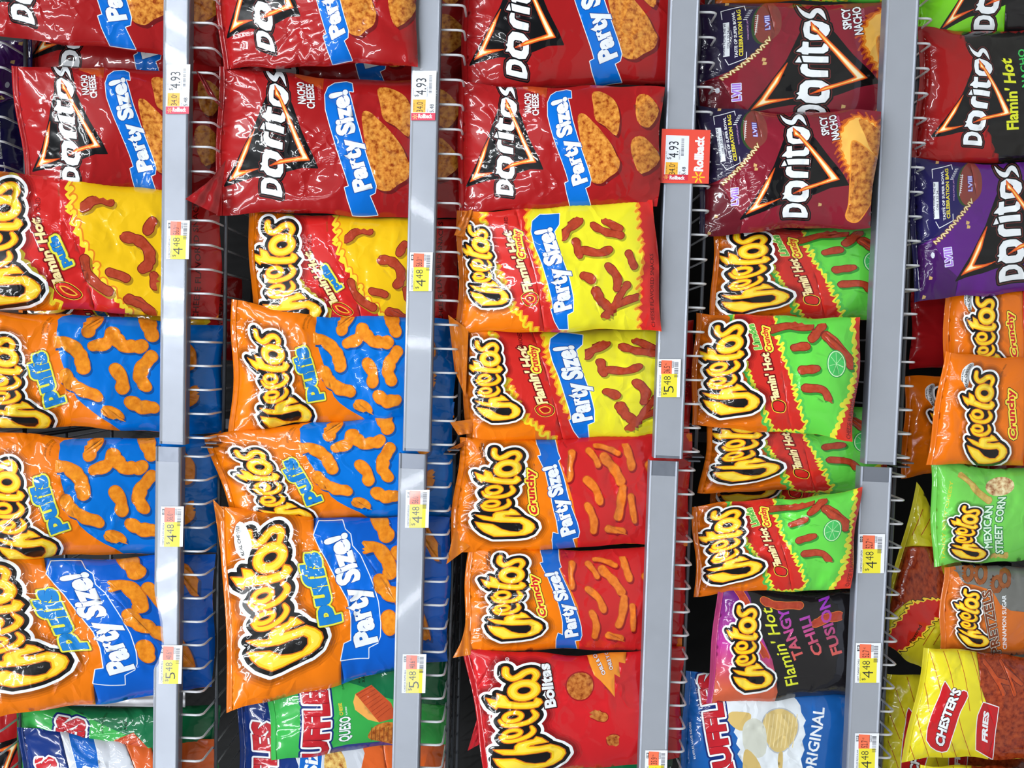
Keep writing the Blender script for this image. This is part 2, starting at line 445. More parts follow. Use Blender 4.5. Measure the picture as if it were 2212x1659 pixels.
def bag(art, TL, TR, BR, BL, label, group, Y=70, top=-25, bulge=42, row=None, seed=None, cr=1.0, name='snack_bag', seal=True, wob=4.5, cat='snack bag'):
    """corners are photo pixels; BR / BL may be just a photo row: the bag then stands on its shelf's wires"""
    global NBAG
    NBAG += 1; rg = np.random.default_rng(seed or NBAG * 7 + 3)
    if not getattr(art, 'built', False): art.build()
    if not hasattr(BR, '__len__'): BR = (px_at(BR, ZF[row] + 5 * S, Y), BR)
    if not hasattr(BL, '__len__'): BL = (px_at(BL, ZF[row] + 5 * S, Y), BL)
    q = [np.array(c, float) for c in (TL, TR, BR, BL)]
    W = (np.hypot(*(q[1] - q[0])) + np.hypot(*(q[2] - q[3]))) / 2; H = (np.hypot(*(q[3] - q[0])) + np.hypot(*(q[2] - q[1]))) / 2
    ph = rg.uniform(0, 6.28, 8); am = rg.uniform(0.5, 1.0, 8) * wob
    def outline(u, v):
        u = u[:, None]; v = v[:, None]
        X = q[0] * (1 - u) * (1 - v) + q[1] * u * (1 - v) + q[2] * u * v + q[3] * (1 - u) * v
        eu = (q[1] - q[0]) / W; ev_ = (q[3] - q[0]) / H
        X = X + eu * ((1 - u) * (am[0] * np.sin(9 * v + ph[0]) + am[1] * np.sin(23 * v + ph[1]) * 0.5 + 5 * np.sin(math.pi * v)) + u * (am[2] * np.sin(8 * v + ph[2]) + am[3] * np.sin(21 * v + ph[3]) * 0.5 - 5 * np.sin(math.pi * v)))
        X = X + ev_ * ((1 - v) * (am[4] * np.sin(7 * u + ph[4]) + 2 * np.sin(math.pi * u)) + v * am[5] * np.sin(8 * u + ph[5]))
        return X
    def mid(v): return Y + top * (1 - v)
    def pillow(u, v):
        a = np.clip(1 - np.abs(2 * u - 1) ** 2.6, 0, 1) ** 0.62; b = np.clip(1 - np.abs(2 * v - 1) ** 3.4, 0, 1) ** 0.7
        return a * b
    u, v = art.st[:, 0], art.st[:, 1]
    edge = np.clip(np.minimum(np.minimum(u, 1 - u) * W, np.minimum(v, 1 - v) * H) / 7, 0, 1)
    X = outline(u, v); hh = bulge * pillow(u, v) + creases(u * W, v * H, W, H, rg, cr) * edge
    Pf = unproj(X[:, 0], X[:, 1], mid(v) - hh)
    # back film
    gu, gv = np.meshgrid(np.linspace(0, 1, 13), np.linspace(0, 1, 19), indexing='ij'); gu = gu.ravel(); gv = gv.ravel()
    Xb = outline(gu, gv); Pb = unproj(Xb[:, 0], Xb[:, 1], mid(gv) + 0.35 * bulge * pillow(gu, gv))
    Tb = []
    for i in range(12):
        for j in range(18):
            a = i * 19 + j; Tb += [(a, a + 19, a + 20), (a, a + 20, a + 1)]
    Tb = np.array(Tb) + len(Pf)
    V = np.concatenate([Pf, Pb]); T = np.concatenate([art.T, Tb])
    C = np.concatenate([art.C, np.broadcast_to(lin(art.back), (len(Tb), 3, 3))]); mt = np.concatenate([art.mt, np.zeros(len(Tb), int)])
    uv = np.concatenate([np.stack([u * W, v * H], 1), np.stack([gu * W, gv * H], 1)]) / 100 + rg.uniform(0, 9, 2)
    base = V[:, :].mean(0); base[2] = V[:, 2].min()
    t = thing(name, label, cat, group, tuple(base))
    mesh_obj('printed_film', V - base, T, C, mt, uv, FOILS, t)
    if seal:
        n = 40; us = np.linspace(0, 1, n + 1); Vs = []; rows = (0, 4, 8, 12); k = rg.uniform(-6, 10)
        for r_ in rows:
            Xs = outline(us, np.full(n + 1, -r_ / H)); hz = mid(np.zeros(n + 1)) + (1.2 if (r_ // 4) % 2 else -1.2) + 1.5 * np.sin(us * 11 + ph[6]) * r_ / 12 + k * (r_ / 12) ** 2
            Vs.append(unproj(Xs[:, 0], Xs[:, 1], hz))
        Vs = np.concatenate(Vs); Ts = []
        for r_ in range(3):
            for i in range(n):
                a = r_ * (n + 1) + i; Ts += [(a, a + 1, a + n + 2), (a, a + n + 2, a + n + 1)]
        topc = art.C[np.argsort(art.st[art.T].mean(1)[:, 1])[:60]].reshape(-1, 3); topc = np.median(topc, 0)
        mesh_obj('top_seal', Vs - base, np.array(Ts), np.broadcast_to(topc, (len(Ts), 3, 3)), np.zeros(len(Ts), int), np.stack([np.tile(us * W, 4), np.repeat(rows, n + 1)], 1) / 100, FOILS[:1], t)
    return t
def flap(parent, pts, Ys, col, name='film_corner', seed=1, div=5):
    """a folded corner or gusset of a bag: crinkled sheet over a photo-measured outline, each corner with its own depth"""
    rg = np.random.default_rng(seed); pts = np.asarray(pts, float)
    if len(pts) == 3: pts = np.vstack([pts, pts[2] * 0.98 + pts[0] * 0.02]); Ys = list(Ys) + [Ys[2]]
    n = div * 3; g = np.linspace(0, 1, n + 1); u, v = np.meshgrid(g, g, indexing='ij'); u = u.ravel()[:, None]; v = v.ravel()[:, None]
    X = pts[0] * (1 - u) * (1 - v) + pts[1] * u * (1 - v) + pts[2] * u * v + pts[3] * (1 - u) * v
    Yd = Ys[0] * (1 - u) * (1 - v) + Ys[1] * u * (1 - v) + Ys[2] * u * v + Ys[3] * (1 - u) * v
    Yd = Yd[:, 0] + 2.5 * np.sin(u[:, 0] * 13 + rg.uniform(0, 6)) * v[:, 0] + 2 * np.abs(np.sin(v[:, 0] * 9 + u[:, 0] * 5 + rg.uniform(0, 6)))
    V = unproj(X[:, 0], X[:, 1], Yd); T = []
    for i in range(n):
        for j in range(n):
            a = i * (n + 1) + j; T += [(a, a + 1, a + n + 2), (a, a + n + 2, a + n + 1)]
    base = np.array(parent.location)
    return mesh_obj(name, V - base, np.array(T), np.broadcast_to(lin(col), (len(T), 3, 3)), np.zeros(len(T), int), X / 100, FOILS[:1], parent)

# ---------------------------------------------------------------- printed designs (drawn in photo coordinates of one reference bag each)
def Zm(x0, y0, s): return lambda *p: [(x0 + a / s, y0 + b / s) if True else 0 for a, b in (p[0] if len(p) == 1 and hasattr(p[0][0], '__len__') else p)]
def one(z, p): return z([p])[0]
def ws(pts, w): return [(a, b, w) for a, b in pts]
def affine(N, P):
    N = np.array(N, float); P = np.array(P, float)
    A = np.stack([P[1] - P[0], P[2] - P[0]], 1) @ np.linalg.inv(np.stack([N[1] - N[0], N[2] - N[0]], 1))
    return A, P[0] - A @ N[0]
def ell(c, rx, ry, n=22): return [(c[0] + rx * math.cos(t), c[1] + ry * math.sin(t)) for t in np.linspace(0, 2 * math.pi, n, endpoint=False)]

# round yellow logo word (native crop coordinates)
CH = [(325, 1225), (430, 1250), (540, 1285), (545, 1235), (580, 1203), (660, 1190), (735, 1186), (762, 1150), (820, 1180), (885, 1255), (780, 1258), (700, 1265), (690, 1276), (800, 1290), (905, 1285), (990, 1340),
      (1045, 1400), (1057, 1460), (1015, 1535), (930, 1580), (800, 1602), (650, 1612), (550, 1608), (430, 1520), (360, 1430), (325, 1340), (430, 1372), (540, 1400), (590, 1440), (650, 1490), (750, 1525), (850, 1530), (908, 1480),
      (910, 1415), (870, 1380), (760, 1382), (640, 1378), (540, 1355), (430, 1320), (360, 1265)]
TT = [(255, 540), (375, 595), (370, 497), (460, 545), (495, 620), (600, 655), (740, 665), (765, 608), (820, 640), (840, 690), (790, 748), (700, 757), (560, 735), (420, 700), (372, 685), (360, 712), (300, 650)]
def ring(c, rx, ry, w, n=20): return [(x, y, w) for x, y in ell(c, rx, ry, n)] + [(c[0] + rx, c[1], w)]
ROUND = Field([[np.array(CH, float)], [np.array(TT, float)]],
    [ring((520, 1062), 86, 46, 50), smooth([(402, 1080, 34), (450, 1145, 46), (560, 1165, 52), (680, 1130, 60), (735, 1070, 58), (715, 1005, 34)], 4, False),
     ring((527, 838), 88, 58, 56), smooth([(392, 860, 34), (450, 935, 52), (580, 955, 58), (700, 930, 64), (765, 860, 66), (730, 785, 38)], 4, False),
     ring((650, 492), 122, 100, 98),
     smooth([(480, 175, 70), (478, 255, 76), (535, 315, 72), (610, 290, 82), (670, 245, 82), (745, 235, 76), (785, 295, 72), (755, 370, 58)], 4, False)], margin=190, cell=7.5)
YEL = (238, 196, 30)
def round_logo(a, P, halo=True, dark=(60, 35, 10)):
    M = affine([(430, 120), (560, 1610), (1055, 1470)], P)
    lev = []
    if halo: lev = [(165, (0, 0, 0), 0, 0.82), (140, (0, 0, 0), 0, 0.74), (115, (0, 0, 0), 0, 0.66)]
    a.field(ROUND, lev + [(80, (235, 238, 240)), (48, (22, 20, 20))], M)
    for cn in ([(335, 1255), (540, 1350), (640, 1370), (870, 1372), (920, 1410), (918, 1485), (855, 1540), (745, 1535), (640, 1495), (560, 1420), (430, 1380), (330, 1345)],
               [(590, 440), (720, 440), (740, 520), (700, 560), (590, 520)], [(640, 770), (700, 770), (720, 850), (650, 900), (610, 860)], [(450, 200), (620, 200), (600, 320), (480, 320)]):
        a.poly([tuple(M[0] @ np.array(p, float) + M[1]) for p in cn], (22, 20, 20))
    a.field(ROUND, [(7, (200, 105, 25)), (-5, YEL), (-30, (246, 214, 70))], M)
# angular white logo word with the black triangle
DD = [np.array([(700, 1640), (1030, 1625), (1035, 1560), (1000, 1480), (930, 1435), (830, 1430), (750, 1450), (700, 1500), (690, 1570)], float), np.array([(775, 1570), (955, 1560), (940, 1510), (900, 1490), (830, 1490), (785, 1510)], float)]
O1 = [np.array([(720, 1180), (780, 1112), (870, 1100), (960, 1105), (1040, 1160), (1050, 1250), (1045, 1320), (1000, 1390), (900, 1412), (790, 1405), (735, 1360), (680, 1372), (712, 1310), (680, 1290), (712, 1270)], float), np.array([(830, 1195), (930, 1195), (958, 1225), (958, 1290), (930, 1315), (830, 1315), (805, 1290), (805, 1225)], float)]
RR = [np.array([(797, 890), (735, 895), (715, 950), (730, 1010), (790, 1055), (850, 1062), (1030, 1055), (1030, 970), (830, 965), (800, 945)], float)]
I1 = [np.array([(728, 785), (1035, 785), (1035, 865), (752, 868)], float)]
I2 = [np.array([(655, 880), (735, 875), (700, 793)], float)]
TD = [np.array([(735, 595), (805, 595), (805, 668), (960, 662), (982, 608), (1040, 640), (1032, 710), (980, 745), (805, 745), (805, 765), (735, 765), (725, 742), (662, 735), (685, 705), (732, 660)], float)]
O2 = [np.array([(735, 430), (750, 340), (830, 303), (960, 330), (1040, 375), (1055, 440), (1030, 500), (960, 562), (820, 570), (755, 530)], float), np.array([(812, 385), (880, 370), (925, 410), (920, 490), (880, 500), (815, 480)], float)]
SD = smooth([(655, 120, 6), (700, 185, 34), (760, 235, 60), (825, 250, 66), (862, 195, 62), (905, 172, 62), (950, 205, 56), (1005, 300, 8)], 4, False)
ANG = Field([DD, O1, RR, I1, I2, TD, O2], [SD], margin=60, cell=6)
TRI = Field([[np.array([(120, 1630), (330, 1300), (560, 880), (700, 500), (800, 300), (870, 190), (1000, 350), (1120, 500), (1300, 760), (1500, 1000), (1590, 1145), (1350, 1185), (1100, 1290), (900, 1400), (600, 1450), (300, 1560)], float)]], margin=40, cell=9)
FL1 = Field([[np.array([(825, 325), (880, 385), (1180, 735), (1465, 1078), (1200, 1152), (1050, 1210), (830, 1290), (1000, 1180), (1200, 1110), (1330, 1060), (1120, 765), (900, 470), (835, 440)], float)],
             [np.array([(570, 895), (480, 1175), (355, 1420), (450, 1402), (650, 1355), (400, 1462), (190, 1562), (300, 1400), (440, 1110)], float)]], margin=30, cell=6)
def angular_logo(a, P, glow=(235, 110, 35)):
    M = affine([(1030, 1630), (1000, 300), (150, 1610)], P)
    a.field(TRI, [(10, (14, 14, 16))], M)
    a.field(ANG, [(46, (14, 13, 15)), (26, (120, 45, 45)), (20, (16, 15, 17))], M)
    a.field(ANG, [(0, (232, 236, 240))], M)
    a.field(FL1, [(5, (200, 70, 25)), (-4, glow), (-14, (250, 190, 90)), (-23, (255, 240, 200))], M)

def jag(pts, amp, n, seed):
    """flame-like edge: licks of uneven length and width along every side"""
    rg = np.random.default_rng(seed); pts = np.asarray(pts, float); out = []
    area2 = sum(pts[i][0] * pts[(i + 1) % len(pts)][1] - pts[(i + 1) % len(pts)][0] * pts[i][1] for i in range(len(pts))); sg = 1 if area2 > 0 else -1
    for i in range(len(pts)):
        a, b = pts[i], pts[(i + 1) % len(pts)]; ln = np.hypot(*(b - a)); d = (b - a) / ln; nr = np.array([d[1], -d[0]]) * sg; t = 0.0
        while t < ln - 1:
            st = min(n * rg.uniform(0.55, 1.5), ln - t); o = a + d * t; h = amp * rg.uniform(0.5, 1.7) * min(1, st / n + 0.3)
            out.append(o - nr * amp * rg.uniform(0, 0.4)); out.append(o + d * st * 0.45 + nr * h * 0.45); out.append(o + d * st * rg.uniform(0.0, 0.35) + nr * h); out.append(o + d * st * 0.8 + nr * h * 0.1); t += st
    return np.array(out)
def flames(a, pts, levs, amp=6, n=17, seed=1):
    a.field(Field([[smooth(jag(pts, amp, n, seed), 2)]], margin=max(l[0] for l in levs) + 3, cell=1.3), levs)

BLUE = (6, 108, 206); WHT = (232, 236, 240); PUFF = (238, 142, 34); STICKR = (178, 66, 42)
CHIPC = (214, 138, 58)

def d_corn(TLq):
    pass

# red tortilla-chip bag, big size
def make_red():
    a = Art((470, 462), (483, 150), (994, 182), (988, 478), (160, 25, 27)); z = Zm(380, 0, 3.4)
    a.poly(z([(870, 500), (1080, 500), (1060, 640), (860, 560)]), (190, 75, 30))
    chip2 = z([(1460, 650), (1530, 635), (1640, 690), (1700, 780), (1725, 900), (1700, 1015), (1600, 930), (1510, 870), (1480, 760)])
    chip1 = z([(1350, 830), (1400, 813), (1480, 880), (1560, 960), (1650, 1080), (1690, 1180), (1715, 1240), (1690, 1320), (1610, 1370), (1540, 1415), (1450, 1385), (1425, 1300), (1400, 1150), (1370, 980)])
    chip3 = z([(1850, 700), (1950, 690), (2060, 820), (1990, 960), (1880, 900)]); chip4 = z([(1840, 1060), (1950, 1040), (2080, 1220), (1900, 1350), (1830, 1200)])
    for c in (chip3, chip4, chip2, chip1):
        a.poly([(x + 6, y + 7) for x, y in c], (110, 22, 24), 3); a.poly(c, CHIPC, 3, 1)
    angular_logo(a, [one(z, (752, 1475)), one(z, (790, 640)), one(z, (350, 1350))])
    a.text('NACHO', one(z, (935, 760)), one(z, (925, 598)), 17, WHT, 0.03, [(1.6, (120, 20, 24))])
    a.text('CHEESE', one(z, (1003, 790)), one(z, (990, 606)), 17, WHT, 0.03, [(1.6, (120, 20, 24))])
    a.text('FLAVORED', one(z, (1050, 720)), one(z, (1045, 610)), 7, (205, 105, 105))
    rib = z([(1235, 585), (1150, 590), (1100, 620), (1075, 680), (1082, 790), (1115, 900), (1160, 1040), (1200, 1180), (1230, 1290), (1250, 1372), (1217, 1385), (1235, 1470), (1275, 1590), (1460, 1590), (1400, 1440), (1440, 1422), (1450, 1370), (1420, 1250), (1380, 1100), (1340, 960), (1303, 850), (1278, 760), (1262, 700), (1245, 655), (1282, 662), (1275, 600)])
    a.blob(rib, [(1.6, WHT), (0, BLUE)], 0, 1.0)
    a.text('Party Size!', one(z, (1416, 1388)), one(z, (1228, 640)), 38, WHT, 0.055, [(1.6, (20, 70, 150))], bend=1.5, res=3)
    return a

def make_spicy(base, deep, chips=True):
    a = Art((1525, 510), (1505, 232), (1897, 240), (1874, 492), base); z = Zm(1470, 0, 2.981); b = Zm(1580, 220, 6.38)
    a.poly(z([(60, 640), (470, 660), (470, 700), (520, 900), (430, 1000), (300, 1130), (150, 1200), (100, 1560), (40, 1560)]), deep)
    a.poly(z([(150, 1200), (250, 1180), (330, 1330), (400, 1400), (380, 1540), (140, 1560)]), tuple(int(c * 0.75) for c in base))
    fb = z([(412, 760), (440, 715), (485, 690), (535, 740), (552, 810), (545, 880), (505, 930), (455, 955), (415, 915), (400, 840)])
    a.poly([(x - 5, y + 2) for x, y in fb], (48, 70, 40), 3); a.poly(fb, (126, 60, 54), 4)
    a.text('LVIII', one(z, (490, 868)), one(z, (482, 778)), 9, (190, 190, 235), 0.03, [(1, (60, 50, 140))])
    a.strokes([ws(z([(420, 770), (408, 900)]), 1.2)] + [ws(z([(404 + k * 0.5, 775 + k * 13), (425 - k * 0.8, 778 + k * 13)]), 1.2) for k in range(9)], [(0, (215, 215, 215))], cell=0.9)
    a.poly(z([(250, 1040), (228, 822), (262, 818), (284, 1035)]), (222, 226, 232))
    a.text('BRING HOME THE W', one(z, (256, 1030)), one(z, (243, 826)), 4.5, (40, 34, 70), 0.02); a.text('ON 1.25.24', one(z, (276, 985)), one(z, (266, 870)), 4.5, (40, 34, 70), 0.02)
    a.text('TASTE OF SUPER BOWL', one(z, (328, 1045)), one(z, (290, 750)), 5.5, (225, 226, 232), 0.025); a.text('CELEBRATION BAG', one(z, (356, 1035)), one(z, (322, 735)), 7.5, (222, 205, 60), 0.03)
    a.text('WHILE SUPPLIES LAST', one(z, (378, 930)), one(z, (365, 800)), 3, (200, 150, 200))
    a.strokes([ws(z([(222, 800), (215, 748), (345, 712), (352, 740)]), 1.5), ws(z([(262, 1055), (285, 1092), (375, 1050), (372, 1010)]), 1.5)] + [ws(z([(340 + k * 6, 800 - k * 12), (360 + k * 6, 798 - k * 12)]), 1.4) for k in range(6)], [(0, (225, 226, 232))], cell=0.9, sm=1)
    a.text('NVNVNVNVNV', one(z, (262, 1190)), one(z, (505, 925)), 8.5, (228, 208, 160), 0.03, [(1.2, (120, 80, 30))], bend=-6)
    a.text('LVIII', one(z, (362, 1322)), one(z, (356, 1212)), 15, (165, 120, 215), 0.04, [(1.5, (215, 220, 240))]); a.poly(ell(one(z, (240, 1255)), 4, 6), (200, 204, 214))
    for c in [(470, 1060), (475, 1085), (775, 672), (880, 690), (890, 1325), (190, 1500), (225, 1390), (250, 700)]:
        p = one(z, c); a.poly([(p[0] - 3, p[1] - 4), (p[0] + 4, p[1] - 2), (p[0] + 3, p[1] + 3), (p[0] - 4, p[1] + 4)], (205, 170, 110))
    c1 = z([(1078, 940), (1110, 920), (1200, 985), (1290, 1062), (1292, 1120), (1245, 1200), (1222, 1290), (1170, 1370), (1125, 1418), (1075, 1417), (1055, 1385), (1080, 1300), (1085, 1100)])
    c2 = z([(1128, 785), (1160, 775), (1230, 815), (1300, 890), (1318, 960), (1305, 1055), (1200, 965), (1165, 880)])
    flames(a, z([(1010, 990), (990, 870), (1040, 790), (1110, 752), (1230, 780), (1330, 950), (1320, 1060), (1240, 1030), (1110, 930), (1080, 1150)]), [(2, (185, 80, 30)), (-1, (232, 135, 40)), (-5, (248, 190, 90))], 8, 14, 5)
    a.poly(c2, CHIPC, 3, 1); a.blob(c1, [(2.5, (235, 150, 50)), (0, CHIPC, 1)])
    angular_logo(a, [one(b, (1030, 1630)), one(b, (1000, 300)), one(b, (150, 1610))])
    a.text('SPICY', one(z, (940, 860)), one(z, (925, 730)), 16, WHT, 0.03, [(1.4, (80, 14, 30))]); a.text('NACHO', one(z, (1003, 895)), one(z, (985, 728)), 16, WHT, 0.03, [(1.4, (80, 14, 30))])
    a.text('FLAVORED', one(z, (1015, 815)), one(z, (1005, 740)), 6, (200, 110, 140))
    return a

def make_fhnacho():
    a = Art((1982, 352), (1998, 62), (2420, 58), (2418, 360), (152, 24, 24)); z = Zm(1470, 0, 2.981)
    flames(a, z([(1830, 190), (1990, 190), (3000, 180), (3000, 1080), (2120, 1080), (2060, 960), (2010, 800), (2010, 560), (1960, 400)]), [(2.5, (120, 22, 20)), (0, (22, 20, 20))], 9, 22, 8)
    angular_logo(a, [one(z, (1972, 945)), one(z, (1995, 370)), one(z, (1640, 880))])
    a.text("Flamin' Hot", one(z, (2215, 850)), one(z, (2140, 360)), 26, (215, 220, 45), 0.03, shear=0.25)
    a.text('NACHO', one(z, (2255, 560)), one(z, (2235, 300)), 16, (60, 190, 90), 0.02)
    return a
def make_lime():
    a = Art((1987, 82), (1998, -215), (2420, -210), (2415, 75), (120, 205, 35)); z = Zm(1470, 0, 2.981)
    angular_logo(a, [one(z, (2035, 215)), one(z, (2110, -430)), one(z, (1680, 195))], (225, 90, 35))
    a.poly(z([(2110, 20), (2400, -60), (3000, -60), (3000, 400), (2300, 400), (2100, 240)]), (26, 24, 26))
    angular_logo(a, [one(z, (2035, 215)), one(z, (2110, -430)), one(z, (1680, 195))], (225, 90, 35))
    return a

ORANGE = (234, 120, 10)
def puffs_word(a, p0, p1, h, bend=0):
    a.text('puffs', p0, p1, h, (30, 125, 200), 0.05, [(7.5, (0, 0, 0), 0, 0.6), (5.2, (120, 110, 30)), (4.2, (228, 224, 70)), (0.6, (20, 80, 150))], bend=bend, res=3)
def make_puffs():
    a = Art((-70, 1215), (-75, 932), (492, 945), (486, 1195), ORANGE); z = Zm(0, 810, 3.95)
    a.poly(z([(560, 525), (525, 600), (512, 720), (545, 900), (600, 1060), (640, 1150), (700, 1300), (850, 1420), (1000, 1500), (1300, 1640), (2000, 1640), (2000, 450), (900, 480)]), (0, 112, 208), 2)
    sh = [ws(z([(510, 760), (600, 775), (695, 850), (735, 950), (740, 1000)]), 23), ws(z([(590, 1070), (650, 1160), (750, 1220), (880, 1262)]), 22), ws(z([(870, 530), (795, 610), (780, 670)]), 22),
          ws(z([(830, 790), (930, 760), (985, 665)]), 22), ws(z([(990, 670), (1060, 760), (1150, 785), (1250, 770)]), 22), ws(z([(1290, 540), (1300, 600), (1335, 660)]), 26), ws(z([(1340, 850), (1255, 960), (1235, 1060), (1290, 1140)]), 22),
          ws(z([(1020, 990), (1080, 1080), (1075, 1180)]), 22), ws(z([(1150, 1290), (1250, 1330), (1340, 1320)]), 22), ws(z([(1560, 700), (1640, 780), (1650, 880)]), 24), ws(z([(1500, 1200), (1620, 1220), (1700, 1150)]), 24), ws(z([(960, 1380), (1060, 1430)]), 22)]
    sh = [[(x, y, w_ * 1.28) for x, y, w_ in q] for q in sh]
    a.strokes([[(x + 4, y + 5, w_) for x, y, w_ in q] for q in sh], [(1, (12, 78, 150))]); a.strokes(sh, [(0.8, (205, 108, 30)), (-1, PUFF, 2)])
    round_logo(a, [(-35, 985), (45, 1222), (126, 1193)])
    puffs_word(a, one(z, (552, 1350)), one(z, (402, 845)), 40)
    a.text('GUARANTEED FRESH', one(z, (400, 690)), one(z, (480, 535)), 5.5, (125, 70, 12), 0.02, bend=6); a.text('UNTIL PRINTED DATE', one(z, (440, 680)), one(z, (495, 550)), 4, (125, 70, 12), 0.01, bend=4)
    return a
def make_puffs_party():
    a = Art((503, 1538), (486, 1098), (992, 1118), (980, 1425), ORANGE); r3 = Zm(380, 800, 3.4); r4 = Zm(380, 1171, 3.4)
    up = r3([(1040, 1180), (1080, 1270)]) + r4([(1130, 100), (1200, 260), (1280, 420), (1310, 560), (1316, 730), (1262, 748), (1240, 870)])
    dn = r4([(1450, 870), (1450, 790), (1520, 750), (1537, 700), (1535, 600), (1510, 440), (1450, 250), (1385, 80)]) + r3([(1330, 1270), (1320, 1180), (1280, 1140), (1260, 1070), (1080, 1070)])
    a.poly(up + [(746, 1560), (1300, 1560), (1300, 1040), (686, 1040)], (8, 92, 196))
    a.blob(up + dn, [(2, WHT), (0, (8, 102, 208))], 0, 1.2)
    sh = [ws(r3([(1420, 1290), (1520, 1290), (1590, 1390), (1600, 1480)]), 24), ws(r3([(1530, 1060), (1590, 1190)]), 27), ws(r4([(1530, 280), (1560, 350), (1640, 400)]), 27), ws([(870, 1190), (900, 1240)], 24), ws([(880, 1300), (915, 1330), (930, 1380)], 24), ws(r4([(1600, 560), (1610, 650)]), 26), ws([(930, 1150), (960, 1200)], 24)]
    sh = [[(x, y, w_ * 1.2) for x, y, w_ in q] for q in sh]
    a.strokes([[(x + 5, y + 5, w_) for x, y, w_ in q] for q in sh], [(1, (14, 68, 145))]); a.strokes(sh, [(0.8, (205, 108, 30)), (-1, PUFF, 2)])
    round_logo(a, [(528, 1145), (592, 1452), (703, 1378)])
    puffs_word(a, one(r4, (1178, 585)), one(r4, (1066, 45)), 48)
    a.text('Party Size!', (826, 1390), (756, 1142), 50, WHT, 0.055, [(1.6, (20, 70, 150))], bend=2, res=3)
    a.blob([(508, 1150), (512, 1195), (532, 1210), (548, 1180), (536, 1140), (520, 1128)], [(0, (232, 235, 238))], 2)
    a.text("REAL CHEESE!", (531, 1202), (519, 1138), 7, (30, 25, 15), 0.03, bend=3)
    return a
def make_fhpuffs():
    a = Art((550, 726), (545, 455), (996, 470), (990, 690), ORANGE); z = Zm(380, 400, 3.4)
    a.poly(z([(1100, 100), (2200, 100), (2200, 1200), (1400, 1200), (1300, 800), (1180, 560), (1110, 420)]), (238, 190, 20))
    flames(a, z([(850, 150), (1130, 150), (1150, 420), (1200, 560), (1280, 690), (1350, 850), (1480, 960), (1560, 1040), (1560, 1120), (1250, 1120), (1060, 850), (960, 760), (880, 640), (850, 480), (870, 350)]), [(8, (228, 130, 30)), (5, (245, 215, 50)), (0, (205, 36, 34))], 9, 20, 3)
    flames(a, z([(1880, 60), (2300, 60), (2300, 1100), (1890, 1100), (1870, 600)]), [(5, (245, 215, 50)), (0, (190, 34, 34))], 7, 18, 4)
    a.text('CHEESE FLAVORED SNACKS', one(z, (1960, 1000)), one(z, (1960, 250)), 10, (90, 14, 14), 0.02)
    sh = [ws(z([(1275, 730), (1300, 810), (1370, 875), (1430, 900)]), 18), ws(z([(1510, 545), (1600, 560), (1655, 630), (1650, 700), (1620, 735)]), 20), ws(z([(1680, 430), (1645, 500)]), 19), ws(z([(1690, 770), (1700, 830)]), 18), ws(z([(1560, 930), (1640, 960), (1700, 1010)]), 18), ws(z([(1250, 400), (1330, 330), (1420, 330)]), 18), ws(z([(1430, 780), (1530, 800)]), 18)]
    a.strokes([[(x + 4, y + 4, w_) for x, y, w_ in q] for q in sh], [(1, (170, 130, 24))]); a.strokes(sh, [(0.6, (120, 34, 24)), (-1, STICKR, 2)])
    round_logo(a, [(565, 470), (603, 712), (688, 678)])
    a.text("Flamin' Hot", one(z, (1190, 915)), one(z, (985, 470)), 17, (246, 226, 160), 0.045, [(2.6, (110, 14, 18))], bend=2, shear=0.25)
    puffs_word(a, one(z, (1195, 775)), one(z, (1095, 580)), 15)
    a.text('FLAVORED', one(z, (995, 500)), one(z, (990, 340)), 9, (110, 20, 20), 0.01)
    a.blob(z([(1130, 900), (1170, 960), (1240, 985), (1280, 960), (1240, 920), (1180, 890)]), [(3.4, (240, 200, 60)), (2.2, (30, 20, 16)), (0.8, (214, 44, 36)), (-4.5, (246, 190, 60)), (-6.5, (170, 24, 24))])
    a.text('GUARANTEED FRESH', one(z, (1110, 330)), one(z, (1105, 250)), 4, (90, 70, 10))
    return a
def flaminhot(a, p0, p1, h, bend=0): a.text("Flamin' Hot", p0, p1, h, (246, 226, 165), 0.045, [(2.6, (110, 14, 18))], bend=bend, shear=0.25)
def crunchy_word(a, p0, p1, h): a.text('Crunchy', p0, p1, h, (200, 34, 40), 0.04, [(5, (60, 20, 16)), (3.6, (242, 222, 70))], shear=0.15, bend=1.5, res=2)
